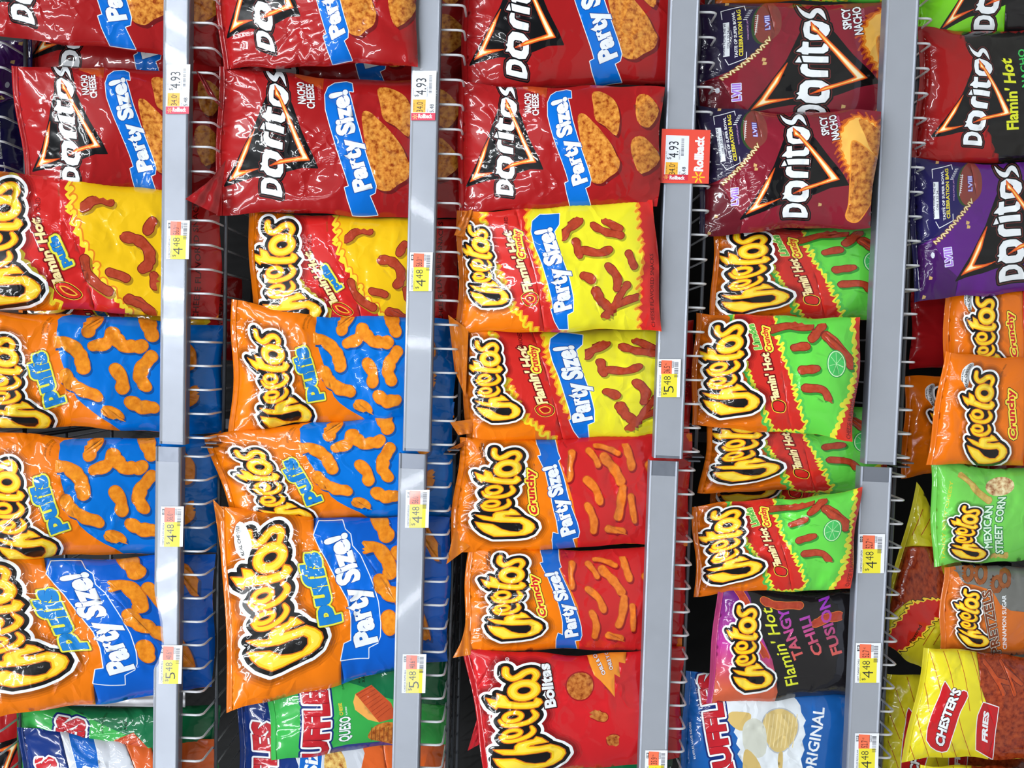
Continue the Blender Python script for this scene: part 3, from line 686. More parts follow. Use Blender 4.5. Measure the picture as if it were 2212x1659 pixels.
def make_fhcrunchy():
    a = Art((997, 722), (1000, 456), (1412, 428), (1430, 716), ORANGE); z = Zm(920, 400, 3.4)
    a.poly(z([(640, 60), (1900, 60), (1900, 1200), (900, 1200), (800, 700)]), (230, 222, 44))
    flames(a, z([(460, 100), (715, 100), (740, 400), (790, 560), (830, 700), (880, 850), (950, 960), (1010, 1120), (900, 1120), (680, 900), (620, 800), (560, 640), (500, 500), (470, 350)]), [(8, (236, 212, 40)), (3, (238, 150, 36)), (0, (200, 40, 34))], 9, 17, 9)
    flames(a, z([(1575, 0), (1800, 0), (1800, 1200), (1590, 1200), (1590, 700), (1600, 400)]), [(6, (240, 215, 50)), (3, (238, 140, 36)), (0, (208, 40, 36))], 8, 17, 10)
    rib = z([(845, 200), (790, 252), (780, 330), (800, 440), (840, 560), (880, 700), (920, 830), (935, 905), (920, 915), (950, 1000), (985, 1060), (1050, 1060), (1042, 950), (1085, 930), (1080, 830), (1040, 680), (1000, 560), (962, 440), (948, 330), (985, 280), (988, 200)])
    a.blob(rib, [(1.6, WHT), (0, BLUE)], 0, 1.1)
    sh = [ws(z([(1010, 370), (1060, 310), (1130, 262)]), 20), ws(z([(1240, 290), (1330, 340), (1430, 360)]), 17), ws(z([(1320, 250), (1430, 312)]), 17), ws(z([(1150, 670), (1210, 705)]), 20), ws(z([(1250, 790), (1280, 850), (1330, 900)]), 20), ws(z([(1320, 985), (1390, 900), (1420, 830), (1470, 745)]), 17), ws(z([(1350, 930), (1450, 870), (1555, 830)]), 16),
          ws(z([(1150, 480), (1250, 500), (1340, 470)]), 18), ws(z([(1330, 600), (1400, 680), (1400, 760)]), 18), ws(z([(1480, 500), (1520, 600)]), 16), ws(z([(1100, 420), (1120, 520)]), 17)]
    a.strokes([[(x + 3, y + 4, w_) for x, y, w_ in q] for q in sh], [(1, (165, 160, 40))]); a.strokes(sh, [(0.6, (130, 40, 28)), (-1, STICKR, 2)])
    round_logo(a, [(1010, 482), (1041, 664), (1096, 647)])
    flaminhot(a, one(z, (775, 785)), one(z, (628, 325)), 19); crunchy_word(a, one(z, (722, 530)), one(z, (692, 322)), 13)
    a.text('FLAVORED', one(z, (618, 345)), one(z, (606, 215)), 8, (90, 16, 16), 0.02)
    a.text('Party Size!', one(z, (1068, 910)), one(z, (922, 296)), 37, WHT, 0.055, [(1.6, (20, 70, 150))], bend=-1, res=3)
    a.blob(z([(700, 820), (740, 880), (800, 870), (810, 820), (760, 790)]), [(3.4, (240, 200, 60)), (2.2, (30, 20, 16)), (0.8, (214, 44, 36)), (-4.5, (246, 190, 60)), (-6.5, (170, 24, 24))])
    a.text('CHEESE FLAVORED SNACKS', one(z, (1690, 1050)), one(z, (1660, 500)), 8, (110, 16, 16), 0.02)
    return a
def make_crunchy():
    a = Art((982, 1197), (1003, 948), (1496, 932), (1489, 1178), ORANGE); z = Zm(920, 800, 3.4); c = Zm(1050, 950, 6.913)
    a.poly(z([(940, 300), (965, 510), (975, 650), (1040, 800), (1090, 950), (1110, 1080), (1110, 1400), (2400, 1400), (2400, 300)]), (198, 36, 38))
    rib = c([(740, -120), (750, 20), (785, 110), (800, 192), (752, 205), (800, 300), (870, 430), (930, 620), (990, 800), (1030, 1000), (1070, 1200), (1082, 1422), (1003, 1388), (980, 1500), (990, 1720), (1340, 1720), (1300, 1560), (1282, 1502), (1370, 1480), (1392, 1400), (1370, 1250), (1300, 1020), (1240, 820), (1190, 640), (1100, 400), (1052, 272), (1088, 242), (1050, 130), (1020, -120)])
    a.blob(rib, [(1.5, WHT), (0, (24, 100, 195))], 0, 1.1)
    sh = [ws(z([(1060, 590), (1050, 700), (1050, 790)]), 17), ws(z([(1300, 630), (1380, 730), (1440, 820)]), 20), ws(z([(1462, 545), (1490, 640), (1512, 720)]), 17), ws(z([(1462, 870), (1445, 980), (1420, 1100)]), 19), ws(z([(1520, 940), (1535, 1130)]), 13), ws(z([(1190, 585), (1225, 630), (1262, 695)]), 14), ws(z([(1240, 545), (1330, 570), (1405, 605)]), 12),
          ws(z([(1180, 800), (1260, 880), (1290, 980)]), 17), ws(z([(1200, 1000), (1240, 1100), (1230, 1190)]), 16), ws(z([(1340, 1180), (1440, 1210)]), 16), ws(z([(1640, 700), (1700, 850)]), 18), ws(z([(1660, 1000), (1740, 1100)]), 18)]
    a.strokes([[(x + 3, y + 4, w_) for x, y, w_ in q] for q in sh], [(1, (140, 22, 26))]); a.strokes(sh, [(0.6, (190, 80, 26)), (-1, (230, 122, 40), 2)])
    round_logo(a, [(1056, 962), (1067, 1163), (1157, 1139)])
    crunchy_word(a, one(z, (838, 1050)), one(z, (778, 712)), 17)
    a.text('Party Size!', one(c, (1325, 1418)), one(c, (1015, 322)), 30, WHT, 0.055, [(1.5, (20, 70, 150))], bend=-3, res=3)
    a.text('MADE WITH', one(z, (405, 640)), one(z, (388, 560)), 4, (40, 25, 10), 0.03); a.text('REAL CHEESE!', one(z, (440, 680)), one(z, (415, 530)), 5.5, (40, 25, 10), 0.03, bend=2)
    a.text('GUARANTEED FRESH', one(z, (1035, 545)), one(z, (1010, 500)), 4, (110, 16, 20))
    return a
def make_crunchy_small():
    a = Art((2010, 1006), (2052, 757), (2420, 800), (2418, 1012), (226, 112, 14)); c = Zm(2050, 780, 7.216)
    a.poly([(2240, 700), (2500, 700), (2500, 1100), (2240, 1100)], (198, 36, 38))
    a.blob(c([(330, 420), (270, 330), (220, 260), (240, 110), (330, 40), (400, 20), (420, 60), (380, 200)]), [(1, (232, 235, 238))], 2)
    round_logo(a, [one(c, (430, 120)), one(c, (560, 1610)), one(c, (1055, 1470))])
    a.text('REAL CHEESE!', one(c, (355, 410)), one(c, (400, 40)), 6.5, (30, 24, 16), 0.03, bend=8); a.text('MADE WITH', one(c, (260, 315)), one(c, (285, 110)), 4, (30, 24, 16), 0.03, bend=3)
    crunchy_word(a, (2218, 953), (2211, 846), 17)
    a.text('GUARANTEED FRESH', (2178, 832), (2190, 788), 4.5, (110, 60, 12), 0.02, bend=4)
    return a
def make_bolitas():
    a = Art((1062, 1692), (1012, 1408), (1492, 1402), (1484, 1652), (200, 32, 38)); z = Zm(920, 1171, 3.4); c = Zm(1050, 1410, 6.662)
    round_logo(a, [one(c, (205, 190)), (1120, 1674), (1229, 1640)])
    a.text('Bolitas', one(c, (1035, 800)), one(c, (920, 135)), 25, WHT, 0.045, [(2.6, (60, 12, 14))], bend=0, res=3)
    a.blob(ell(one(z, (1150, 1042)), 30, 33), [(3, (150, 22, 26)), (0, (186, 112, 52), 1)], 0)
    a.poly(z([(1190, 760), (1215, 860), (1255, 960), (1310, 1010), (1425, 1142), (1412, 962), (1458, 990), (1440, 870), (1490, 880), (1500, 760)]), (236, 146, 44))
    a.text('CHILE & CHEESE', one(z, (1345, 958)), one(z, (1225, 700)), 8, WHT, 0.03, [(1, (150, 60, 20))]); a.text('CHILE Y QUESO', one(z, (1400, 925)), one(z, (1330, 700)), 8, WHT, 0.03, [(1, (150, 60, 20))])
    p = one(z, (602, 860)); a.field(Field((), [ring(p, 3.6, 3.6, 1.2)], margin=3, cell=0.6), [(0, WHT)]); a.text('R', (p[0] + 2, p[1] + 1.7), (p[0] + 2, p[1] - 1.7), 4, WHT)
    sh = [ws(z([(1250, 1250), (1330, 1300)]), 26), ws(z([(1400, 1480), (1430, 1500)]), 26)]
    a.strokes(sh, [(2, (150, 22, 26)), (0, (186, 112, 52), 1)])
    return a
def make_limon():
    a = Art((1503, 922), (1513, 675), (1858, 688), (1838, 948), (226, 112, 14)); z = Zm(1470, 460, 2.981)
    a.poly(z([(560, 500), (1500, 500), (1500, 1600), (740, 1600), (640, 1000)]), (98, 206, 72))
    flames(a, z([(335, 600), (590, 600), (600, 800), (640, 950), (690, 1060), (720, 1180), (765, 1310), (780, 1400), (600, 1400), (560, 1290), (530, 1200), (470, 1080), (430, 960), (400, 850), (355, 760)]), [(9, (84, 190, 78)), (3.5, (226, 224, 60)), (0, (200, 44, 36))], 7.5, 15, 12)
    flames(a, z([(1135, 400), (1500, 400), (1500, 1700), (930, 1700), (1000, 1420), (1060, 1300), (1110, 1130), (1125, 900)]), [(6, (226, 224, 60)), (0, (208, 52, 36))], 8, 16, 13)
    sh = [ws(z([(580, 745), (700, 725), (830, 720)]), 19), ws(z([(840, 800), (905, 725)]), 19), ws(z([(935, 790), (1010, 870), (1080, 975)]), 23), ws(z([(720, 870), (800, 850)]), 18), ws(z([(770, 1010), (860, 1000)]), 18), ws(z([(800, 1130), (900, 1140), (950, 1200)]), 18)]
    a.strokes([[(x + 3, y + 5, w_) for x, y, w_ in q] for q in sh], [(1, (50, 140, 50))]); a.strokes(sh, [(0.6, (120, 36, 26)), (-1, STICKR, 2)])
    lc = one(z, (985, 972)); a.blob(ell(lc, 21, 30), [(0, (40, 150, 70)), (-2, (205, 240, 190)), (-4, (70, 190, 95))], 0, 0.9)
    a.strokes([ws([lc, (lc[0] + 15 * math.cos(t), lc[1] + 24 * math.sin(t))], 1.0) for t in np.linspace(0.3, 6.5, 8)], [(0, (180, 232, 170))], cell=0.9)
    round_logo(a, [(1538, 696), (1556, 898), (1640, 869)])
    a.text('Lim\u00f3n', one(z, (512, 868)), one(z, (462, 716)), 15, (120, 205, 90), 0.01, [(2.4, (225, 240, 150)), (1, (50, 120, 50))], shear=0.2); crunchy_word(a, one(z, (583, 886)), one(z, (548, 725)), 12)
    flaminhot(a, one(z, (640, 1228)), one(z, (555, 895)), 17); a.text('FLAVORED', one(z, (600, 1010)), one(z, (572, 925)), 5, (90, 16, 16), 0.02)
    a.blob(z([(590, 1225), (600, 1280), (660, 1290), (670, 1240), (630, 1215)]), [(2, (240, 200, 60)), (0.5, (30, 20, 16)), (-1.5, (205, 40, 36))])
    a.text('CHEESE FLAVORED SNACKS', one(z, (1085, 1440)), one(z, (1140, 1060)), 9, (120, 20, 18), 0.02)
    return a
def make_tangy():
    def grad(P):
        t = np.clip((P[..., 1] - 1280) / 210, 0, 1)[..., None]
        a_, b_, c_ = np.array((92, 34, 112.)), np.array((176, 52, 140.)), np.array((196, 92, 62.))
        return np.where(t < 0.55, a_ + (b_ - a_) * t / 0.55, b_ + (c_ - b_) * (t - 0.55) / 0.45)
    a = Art((1535, 1524), (1562, 1258), (1925, 1278), (1925, 1502), (27, 25, 28)); z = Zm(1470, 1103, 2.981)
    a.poly(z([(100, 1350), (100, 380), (330, 420), (400, 480), (450, 560), (480, 700), (540, 800), (600, 950), (640, 1170), (600, 1350)]), grad)
    sh = [ws(z([(330, 480), (400, 560), (430, 640)]), 18), ws(z([(540, 560), (640, 590), (780, 590)]), 16), ws(z([(900, 720), (980, 690), (1060, 690)]), 20), ws(z([(500, 820), (560, 930)]), 14)]
    a.strokes(sh, [(1.2, (226, 120, 50)), (0, (176, 62, 40), 2)])
    round_logo(a, [(1590, 1308), (1612, 1493), (1672, 1466)], False)
    a.text("Flamin' Hot", one(z, (775, 1135)), one(z, (595, 605)), 27, (216, 222, 50), 0.01, shear=0.3, bend=-3)
    def g2(P):
        t = np.clip((P[..., 1] - 1300) / 130, 0, 1)[..., None]; return np.array((150, 50, 190.)) * (1 - t) + np.array((215, 95, 70.)) * t
    a.text('TANGY', one(z, (808, 950)), one(z, (700, 600)), 23, g2, 0.03, res=2); a.text('CHILI', one(z, (938, 930)), one(z, (850, 660)), 23, g2, 0.03); a.text('FUSION', one(z, (1060, 935)), one(z, (965, 540)), 23, g2, 0.03)
    return a
def slab(a, txt, p0, p1, h, bend=0):
    a.text(txt, p0, p1, h, (186, 34, 44), 0.06, [(9, (24, 44, 110)), (5, (235, 237, 240)), (1, (120, 20, 34))], bend=bend, res=2)
def make_queso():
    a = Art((600, 1642), (580, 1450), (992, 1398), (987, 1604), (58, 168, 76)); z = Zm(380, 1171, 3.4)
    a.poly(z([(1000, 900), (1100, 780), (2400, 700), (2400, 1160), (1640, 1160), (1450, 1080), (1250, 1010), (1120, 960)]), (22, 108, 66), 3)
    a.poly(z([(1060, 1540), (1300, 1500), (2400, 1460), (2400, 1800), (1000, 1800)]), (50, 60, 130))
    slab(a, 'RUFFLES', (716, 1672), one(z, (1120, 985)), 55)
    a.text('QUESO', one(z, (1312, 1475)), one(z, (1300, 1285)), 26, WHT, 0.03, [(1.4, (30, 110, 60))]); a.text('CHEESE', one(z, (1245, 1275)), one(z, (1238, 1178)), 8, (226, 190, 60), 0.03); a.text('FLAVORED', one(z, (1280, 1275)), one(z, (1274, 1210)), 4, WHT, 0.01)
    a.poly(z([(1330, 1180), (1352, 1120), (1530, 1345), (1440, 1320), (1340, 1240)]), (238, 168, 84)); a.poly(z([(1352, 1120), (1482, 1050), (1625, 1190), (1660, 1300), (1530, 1345)]), (196, 82, 44))
    a.strokes([ws(z([(1360 + k * 22, 1130 + k * 26), (1490 + k * 18, 1062 + k * 24)]), 1.4) for k in range(8)], [(0, (160, 60, 34))], cell=0.9)
    a.poly(z([(1460, 1420), (1520, 1360), (1640, 1340), (1760, 1400), (1760, 1500), (1620, 1500), (1470, 1470)]), (196, 118, 50), 3, 1)
    a.strokes([ws(z([(1475 + k * 32, 1380), (1485 + k * 32, 1480)]), 2.0) for k in range(8)], [(0, (140, 74, 30))], cell=0.9)
    a.text('3.69', one(z, (1432, 1032)), one(z, (1428, 968)), 6, (20, 40, 26), 0.03); a.text('GUARANTEED FRESH', one(z, (1270, 1080)), one(z, (1290, 920)), 5, (20, 60, 34), 0.02, bend=5); a.text('30 JAN 24', one(z, (1395, 1040)), one(z, (1392, 960)), 4, (20, 40, 26), 0.02)
    return a
def make_blueparty():
    a = Art((520, 1800), (528, 1480), (992, 1492), (985, 1792), (22, 50, 118)); 
    a.poly([(622, 1400), (700, 1400), (830, 1400), (830, 1900), (640, 1900), (660, 1700), (628, 1600)], (200, 204, 212), 2)
    a.poly([(780, 1400), (1100, 1400), (1100, 1900), (760, 1900), (770, 1700), (800, 1600)], (214, 96, 40), 2)
    a.blob([(636, 1440), (650, 1620), (640, 1700), (634, 1860), (676, 1860), (688, 1700), (700, 1620), (694, 1440)], [(1.5, WHT), (0, (24, 100, 190))], 2)
    slab(a, 'RUFFLES', (592, 1800), (592, 1552), 48)
    a.text('Party Size!', (684, 1800), (690, 1570), 30, WHT, 0.035, res=2)
    a.poly(ell((730, 1640), 26, 50), (216, 176, 104), 0, 1)
    return a
def make_original():
    a = Art((1478, 1772), (1490, 1452), (1928, 1500), (1925, 1745), (26, 92, 168)); z = Zm(1470, 1103, 2.981)
    a.poly(z([(260, 1100), (470, 1130), (760, 1160), (800, 1200), (825, 1240), (832, 1290), (865, 1345), (850, 1380), (870, 1440), (850, 1480), (872, 1540), (850, 1600), (870, 1680), (850, 1800), (1000, 2100), (520, 2100), (470, 1690), (400, 1570), (420, 1540), (390, 1500), (400, 1460), (370, 1420), (380, 1390), (325, 1350)]), (222, 228, 234))
    a.poly(z([(270, 1080), (700, 1090), (780, 1180), (600, 1200), (420, 1190)]), (120, 124, 130))
    ch = z([(570, 1400), (575, 1330), (620, 1280), (700, 1262), (775, 1300), (812, 1370), (795, 1460), (730, 1538), (660, 1545), (600, 1480)])
    a.blob(ch, [(3, (180, 184, 190)), (0, (212, 186, 120))]); x0, y0 = one(z, (690, 1400))
    a.strokes([ws([(x0 - 34 + k * 9, y0 - 34), (x0 - 40 + k * 9, y0 + 40)], 2.2) for k in range(9)], [(0, (226, 206, 150))], cell=1.0)
    a.poly(z([(320, 1330), (350, 1282), (470, 1290), (480, 1340), (430, 1410), (360, 1380)]), (214, 184, 112), 3); a.poly(z([(430, 1420), (450, 1350), (520, 1330), (590, 1400), (600, 1560), (520, 1600), (450, 1540)]), (206, 208, 196), 3)
    a.poly(z([(440, 1600), (470, 1540), (560, 1640), (580, 1800), (450, 1800)]), (206, 178, 110), 3); a.poly(z([(690, 1560), (720, 1550), (720, 1660), (690, 1650)]), (206, 178, 110), 2)
    slab(a, 'RUFFLES', (1598, 1692), (1548, 1452), 44)
    a.text('ORIGINAL', (1790, 1682), (1803, 1530), 27, WHT, 0.02, shear=0.1)
    a.text('RUFFLES HAVE RIDGES', (1505, 1640), (1493, 1560), 5, WHT, 0.01)
    return a
def make_corn():
    a = Art((2026, 1224), (2020, 998), (2420, 1012), (2420, 1205), (112, 202, 82)); z = Zm(1470, 860, 2.981)
    a.strokes([ws(z([(1810, 490), (1900, 540), (1960, 590), (2050, 640)]), 15), ws(z([(2090, 1030), (2200, 1020)]), 14)], [(0.6, (170, 140, 60)), (-0.5, (206, 176, 96), 2)])
    a.poly(ell(one(z, (2130, 550)), 38, 22), (214, 190, 150), 0, 1)
    a.text('TANGY SPICY CHEESY', one(z, (1700, 1050)), one(z, (1765, 540)), 9, (190, 196, 60), 0.02)
    round_logo(a, [one(z, (1852, 690)), one(z, (1838, 1052)), one(z, (2034, 1012))])
    a.text('MEXICAN', one(z, (2088, 968)), one(z, (2088, 680)), 21, (214, 240, 216), 0.03, [(2, (40, 120, 60))]); a.text('STREET CORN', one(z, (2172, 1010)), one(z, (2182, 625)), 21, (214, 240, 216), 0.03, [(2, (40, 120, 60))])
    return a
def make_pretzel():
    a = Art((2038, 1408), (2048, 1222), (2420, 1215), (2420, 1430), (206, 106, 34)); z = Zm(1470, 1103, 2.981)
    a.poly(z([(1760, 300), (2900, 250), (2900, 640), (2260, 640), (2100, 520), (1960, 480), (1850, 470), (1790, 400)]), (112, 112, 108), 3)
    for c, r_ in (((1880, 400), 20), ((1990, 400), 24), ((2130, 470), 20), ((2200, 430), 22)):
        p = one(z, c); a.field(Field((), [ring(p, r_ * 0.62, r_ * 0.8, 12)], margin=4, cell=1.2), [(0.6, (70, 36, 20)), (-0.5, (150, 84, 44), 2)])
    round_logo(a, [one(z, (1850, 500)), one(z, (1898, 872)), one(z, (2082, 852))])
    a.text('PRETZELS', one(z, (2185, 925)), one(z, (2085, 500)), 27, (120, 60, 32), 0.03, [(2.6, (20, 18, 18)), (1.3, (214, 204, 190))]); a.text('CINNAMON SUGAR', one(z, (2240, 900)), one(z, (2215, 540)), 12, WHT, 0.02)
    return a
def make_fries():
    a = Art((1960, 1642), (2008, 1398), (2420, 1420), (2420, 1642), (222, 208, 42)); z = Zm(1470, 1103, 2.981)
    a.strokes([ws(z([(1500 + k * 110, 900), (1620 + k * 110, 1300)]), 1.6) for k in range(7)] + [ws(z([(1300 + k * 110, 1300), (1440 + k * 110, 1700)]), 1.6) for k in range(6)], [(0, (170, 50, 30))], cell=1.0)
    a.poly(z([(1975, 800), (3000, 800), (3000, 1800), (2150, 1800), (2100, 1620), (2170, 1400), (2080, 1250), (2010, 1130)]), (156, 60, 26), 0, 1)
    sh = [ws(z([(2040 + k * 45, 960 + (k % 3) * 60), (2160 + k * 45, 1100 + (k % 2) * 70)]), 12) for k in range(5)]
    a.strokes(sh, [(0.5, (100, 30, 16)), (-1, (190, 76, 34), 2)])
    a.blob(z([(1612, 1490), (1640, 1330), (1690, 1200), (1722, 1108), (1790, 1190), (1880, 1165), (1915, 1200), (1870, 1300), (1840, 1400), (1800, 1500), (1770, 1560), (1690, 1560)]), [(2.5, WHT), (0.5, (190, 30, 36))], 2)
    a.text("CHESTER'S", one(z, (1745, 1540)), one(z, (1862, 1165)), 24, WHT, 0.045, [(1.6, (60, 10, 14))], bend=4)
    a.blob(z([(2005, 1560), (2018, 1330), (2050, 1240), (2180, 1262), (2178, 1350), (2140, 1600)]), [(2, WHT), (0, (186, 30, 36))], 1)
    a.text('FRIES', one(z, (2100, 1500)), one(z, (2108, 1300)), 15, WHT, 0.05, shear=0.15)
    return a
def make_fries_flame():
    a = Art((1903, 1390), (1985, 1052), (2112, 1270), (2075, 1502), (196, 184, 36)); z = Zm(1470, 860, 2.981)
    a.strokes([ws(z([(1420 + k * 60, 900 - k * 10), (1480 + k * 70, 700 + k * 20)]), 1.6) for k in range(4)] + [ws(z([(1560 + k * 70, 1600), (1640 + k * 70, 1480)]), 1.6) for k in range(4)], [(0, (150, 50, 26))], cell=1.0)
    a.poly(z([(1200, 1000), (1640, 940), (1690, 1100), (1790, 1290), (1650, 1290), (1480, 1310), (1330, 1420), (1100, 1500)]), (140, 52, 22), 0, 1)
    flames(a, z([(1310, 1560), (1420, 1440), (1500, 1330), (1620, 1290), (1760, 1300), (1810, 1420), (1640, 1410), (1560, 1520), (1440, 1600), (1300, 1700)]), [(4, (26, 20, 16)), (2.6, (236, 196, 50)), (0, (188, 34, 28))], 6, 14, 21)
    a.text('Flavored', one(z, (1490, 1575)), one(z, (1560, 1470)), 8, (40, 16, 12), 0.03)
    return a

# ---------------------------------------------------------------- the shelf fixture
def box(cx0, cx1, y0, y1, z0, z1):
    v = [(x, y, z) for x in (cx0, cx1) for y in (y0, y1) for z in (z0, z1)]
    return v, [(0, 1, 3, 2), (4, 6, 7, 5), (0, 4, 5, 1), (2, 3, 7, 6), (0, 2, 6, 4), (1, 5, 7, 3)]
def prism(profile, x0, x1):
    n = len(profile); v = [(x0, y, z) for y, z in profile] + [(x1, y, z) for y, z in profile]
    f = [(i, (i + 1) % n, n + (i + 1) % n, n + i) for i in range(n)] + [tuple(range(n))[::-1], tuple(range(n, 2 * n))]
    return v, f
def tube(pts, r, n=7):
    pts = np.asarray(pts, float); V = []; Fs = []
    for i, p in enumerate(pts):
        t = pts[min(i + 1, len(pts) - 1)] - pts[max(i - 1, 0)]; t /= np.linalg.norm(t)
        a = np.cross(t, (1, 0, 0)) if abs(t[0]) < 0.9 else np.cross(t, (0, 1, 0)); a /= np.linalg.norm(a); b = np.cross(t, a)
        for k in range(n):
            q = 2 * math.pi * k / n; V.append(p + r * (math.cos(q) * a + math.sin(q) * b))
    for i in range(len(pts) - 1):
        for k in range(n): Fs.append((i * n + k, i * n + (k + 1) % n, (i + 1) * n + (k + 1) % n, (i + 1) * n + k))
    Fs += [tuple(range(n))[::-1], tuple(range((len(pts) - 1) * n, len(pts) * n))]
    return V, Fs
XJ = unproj(1106, 982, 0)[0]           # the joint between two bays
RAILZ = {0: (46, 108), 1: (46, 105), 2: (48, 109), 3: (40, 102), 4: (38, 104), 5: (40, 102)}
wire_me = {}
def rail_plane(k, bay): return -14.0
def shelf(k, bay, label):
    zf = ZF[k] + (8 * S if bay else 0); x0, x1 = (XJ - 1130 * S, XJ - 3 * S) if bay else (XJ + 3 * S, XJ + 1130 * S)
    t = thing('wire_shelf', label, 'shelf', None, ((x0 + x1) / 2, 0, zf)); u = S
    lo, hi = RAILZ[k]; h = hi - lo
    # price rail: lipped channel, leaning back at the top
    pr = [(-12, lo), (-14.5, lo + 1), (-15.5, lo + 4), (-13.5, lo + 7), (-8.5, hi - 7), (-10.0, hi - 4), (-8.5, hi - 1), (-6.5, hi), (14, hi), (14, hi - 2), (-5, hi - 2), (-11, lo + 3), (6, lo + 2), (6, lo)]
    v, f = prism([(a * u, zf + b * u) for a, b in pr], x0, x1); bm_obj('price_rail', v, f, M_RAIL, t)
    # clear label holder strip in front of it
    cl = [(-14.6, lo + 3), (-15.6, lo + 5), (-10.4, hi - 5), (-9.6, hi - 3)]
    cl2 = cl + [(a + 0.5, b) for a, b in cl[::-1]]
    ca, cb = (x0, x1 - 32 * u) if bay else (x0 + 6 * u, x1)
    v, f = prism([(a * u, zf + b * u) for a, b in cl2], ca, cb); bm_obj('label_holder', v, f, M_CLEAR, t, label='clear plastic label holder')
    # wires
    xs = np.arange((x0 + 14 * u) / u, (x1 - 4 * u) / u, 52.0)
    if k not in wire_me:
        d = 470; P = [(0, 2, hi - 6), (0, 1, lo), (0, 0, 14), (0, 1.5, 6), (0, 6, 1), (0, 14, 0), (0, 60, 0), (0, d, 4)]
        v, f = tube(np.array(P) * u, 2.5 * u); o = bm_obj('wire', v, f, M_WIRE, None, True); wire_me[k] = o.data; bpy.data.objects.remove(o)
    for x in xs:
        o = bpy.data.objects.new('wire', wire_me[k]); COL.objects.link(o); o.parent = t; o.location = (x * u - t.location[0], 0, 0)
    for yy, r, m in ((62, 4.2, M_ROD), (230, 4.2, M_ROD), (440, 4.2, M_ROD)):
        v, f = tube([(x0, yy * u, zf - 6.6 * u), (x1, yy * u, zf - 6.6 * u)], r * u, 10); bm_obj('support_rod', v, f, m, t, True)
    for xx in (x0, x1 - 3 * u):
        v, f = prism([(10 * u, zf - 12 * u), (10 * u, zf + 14 * u), (480 * u, zf + 14 * u), (480 * u, zf - 40 * u), (440 * u, zf - 40 * u)], xx, xx + 3 * u)
        bm_obj('side_bracket', v, f, M_ROD, t)
    return t
names = {0: 'above the picture, wires at the photo edge', 1: 'topmost full row, behind the leftmost price rail', 2: 'second row from the top', 3: 'third row from the top', 4: 'fourth row from the top', 5: 'lowest row, its rail out of the picture'}
for k in range(6):
    shelf(k, 0, 'grey railed wire shelf of the right-hand bay, ' + names[k]); shelf(k, 1, 'grey railed wire shelf of the left-hand bay, ' + names[k])
def structure(name, v, f, m):
    o = bm_obj(name, v, f, m); o['kind'] = 'structure'; return o
v, f = box(-2.6, 2.6, 500 * S, 520 * S, 0, 3.0); structure('wall_back', v, f, M_DARK)
v, f = box(-4, 4, -6, 1.2, -0.05, 0); structure('floor', v, f, M_FLOOR)
up = thing('shelf_upright', 'dark slotted steel upright where the two shelf bays meet', 'upright', None, (XJ, 490 * S, 0))
v, f = box(XJ - 14 * S, XJ + 14 * S, 470 * S, 497 * S, 0, 2.9); bm_obj('post', v, f, M_ROD, up)

# ---------------------------------------------------------------- shelf-edge labels
K = (28, 32, 44)
def tag_white(price, unit, name, num, seed):
    a = Art((0, 83), (0, 0), (58, 0), (58, 83), (228, 230, 236), step=12)      # drawn upright-rotated like the photo: x = down, y = leftwards
    a.poly([(10, 32), (50, 32), (50, 90), (10, 90)][0:4], (226, 214, 52)); a.poly([(9, -1 + 3), (36, 3), (36, 32), (9, 32)], (232, 112, 78))
    a.poly([(3, 5), (9, 5), (9, 17), (3, 17)], K); a.text(num, (8, 15), (8, 7), 4, WHT, 0.03)
    a.text(unit, (31, 30), (31, 15), 16, (60, 20, 20), 0.0); a.text('c', (22, 13), (22, 9), 6, (60, 20, 20))
    a.text(price[0], (42, 73), (42, 58), 27, K, -0.01); a.text(price[1:], (34, 56), (34, 37), 19, K, -0.01); a.text('$', (24, 78), (24, 73), 9, K)
    a.text(name, (9.2, 80), (9.2, 34), 4, K, 0.02); a.text('RETAIL PRICE', (13.5, 79), (13.5, 62), 2.6, K)
    rg = np.random.default_rng(seed); y = 6.0
    while y < 40:
        w_ = rg.uniform(0.5, 1.5); a.poly([(42, y), (52, y), (52, y + w_), (42, y + w_)], K); y += w_ + rg.uniform(0.5, 1.6)
    a.poly([(35.5, 5), (41, 5), (41, 18), (35.5, 18)], K); a.poly([(36.2, 5.7), (40.3, 5.7), (40.3, 17.3), (36.2, 17.3)], (228, 230, 236)); a.text('2533', (39.8, 16.5), (39.8, 6.5), 3, K, 0.02)
    return a
def spark(a, c, r, col, k=0.32):
    st = []
    for i in range(6):
        t = math.pi * i / 3
        st.append(ws([(c[0] + r * k * math.cos(t), c[1] + r * k * math.sin(t)), (c[0] + r * math.cos(t), c[1] + r * math.sin(t))], r * 0.26))
    a.strokes(st, [(0, col)], cell=max(0.35, r * 0.06), sm=1)
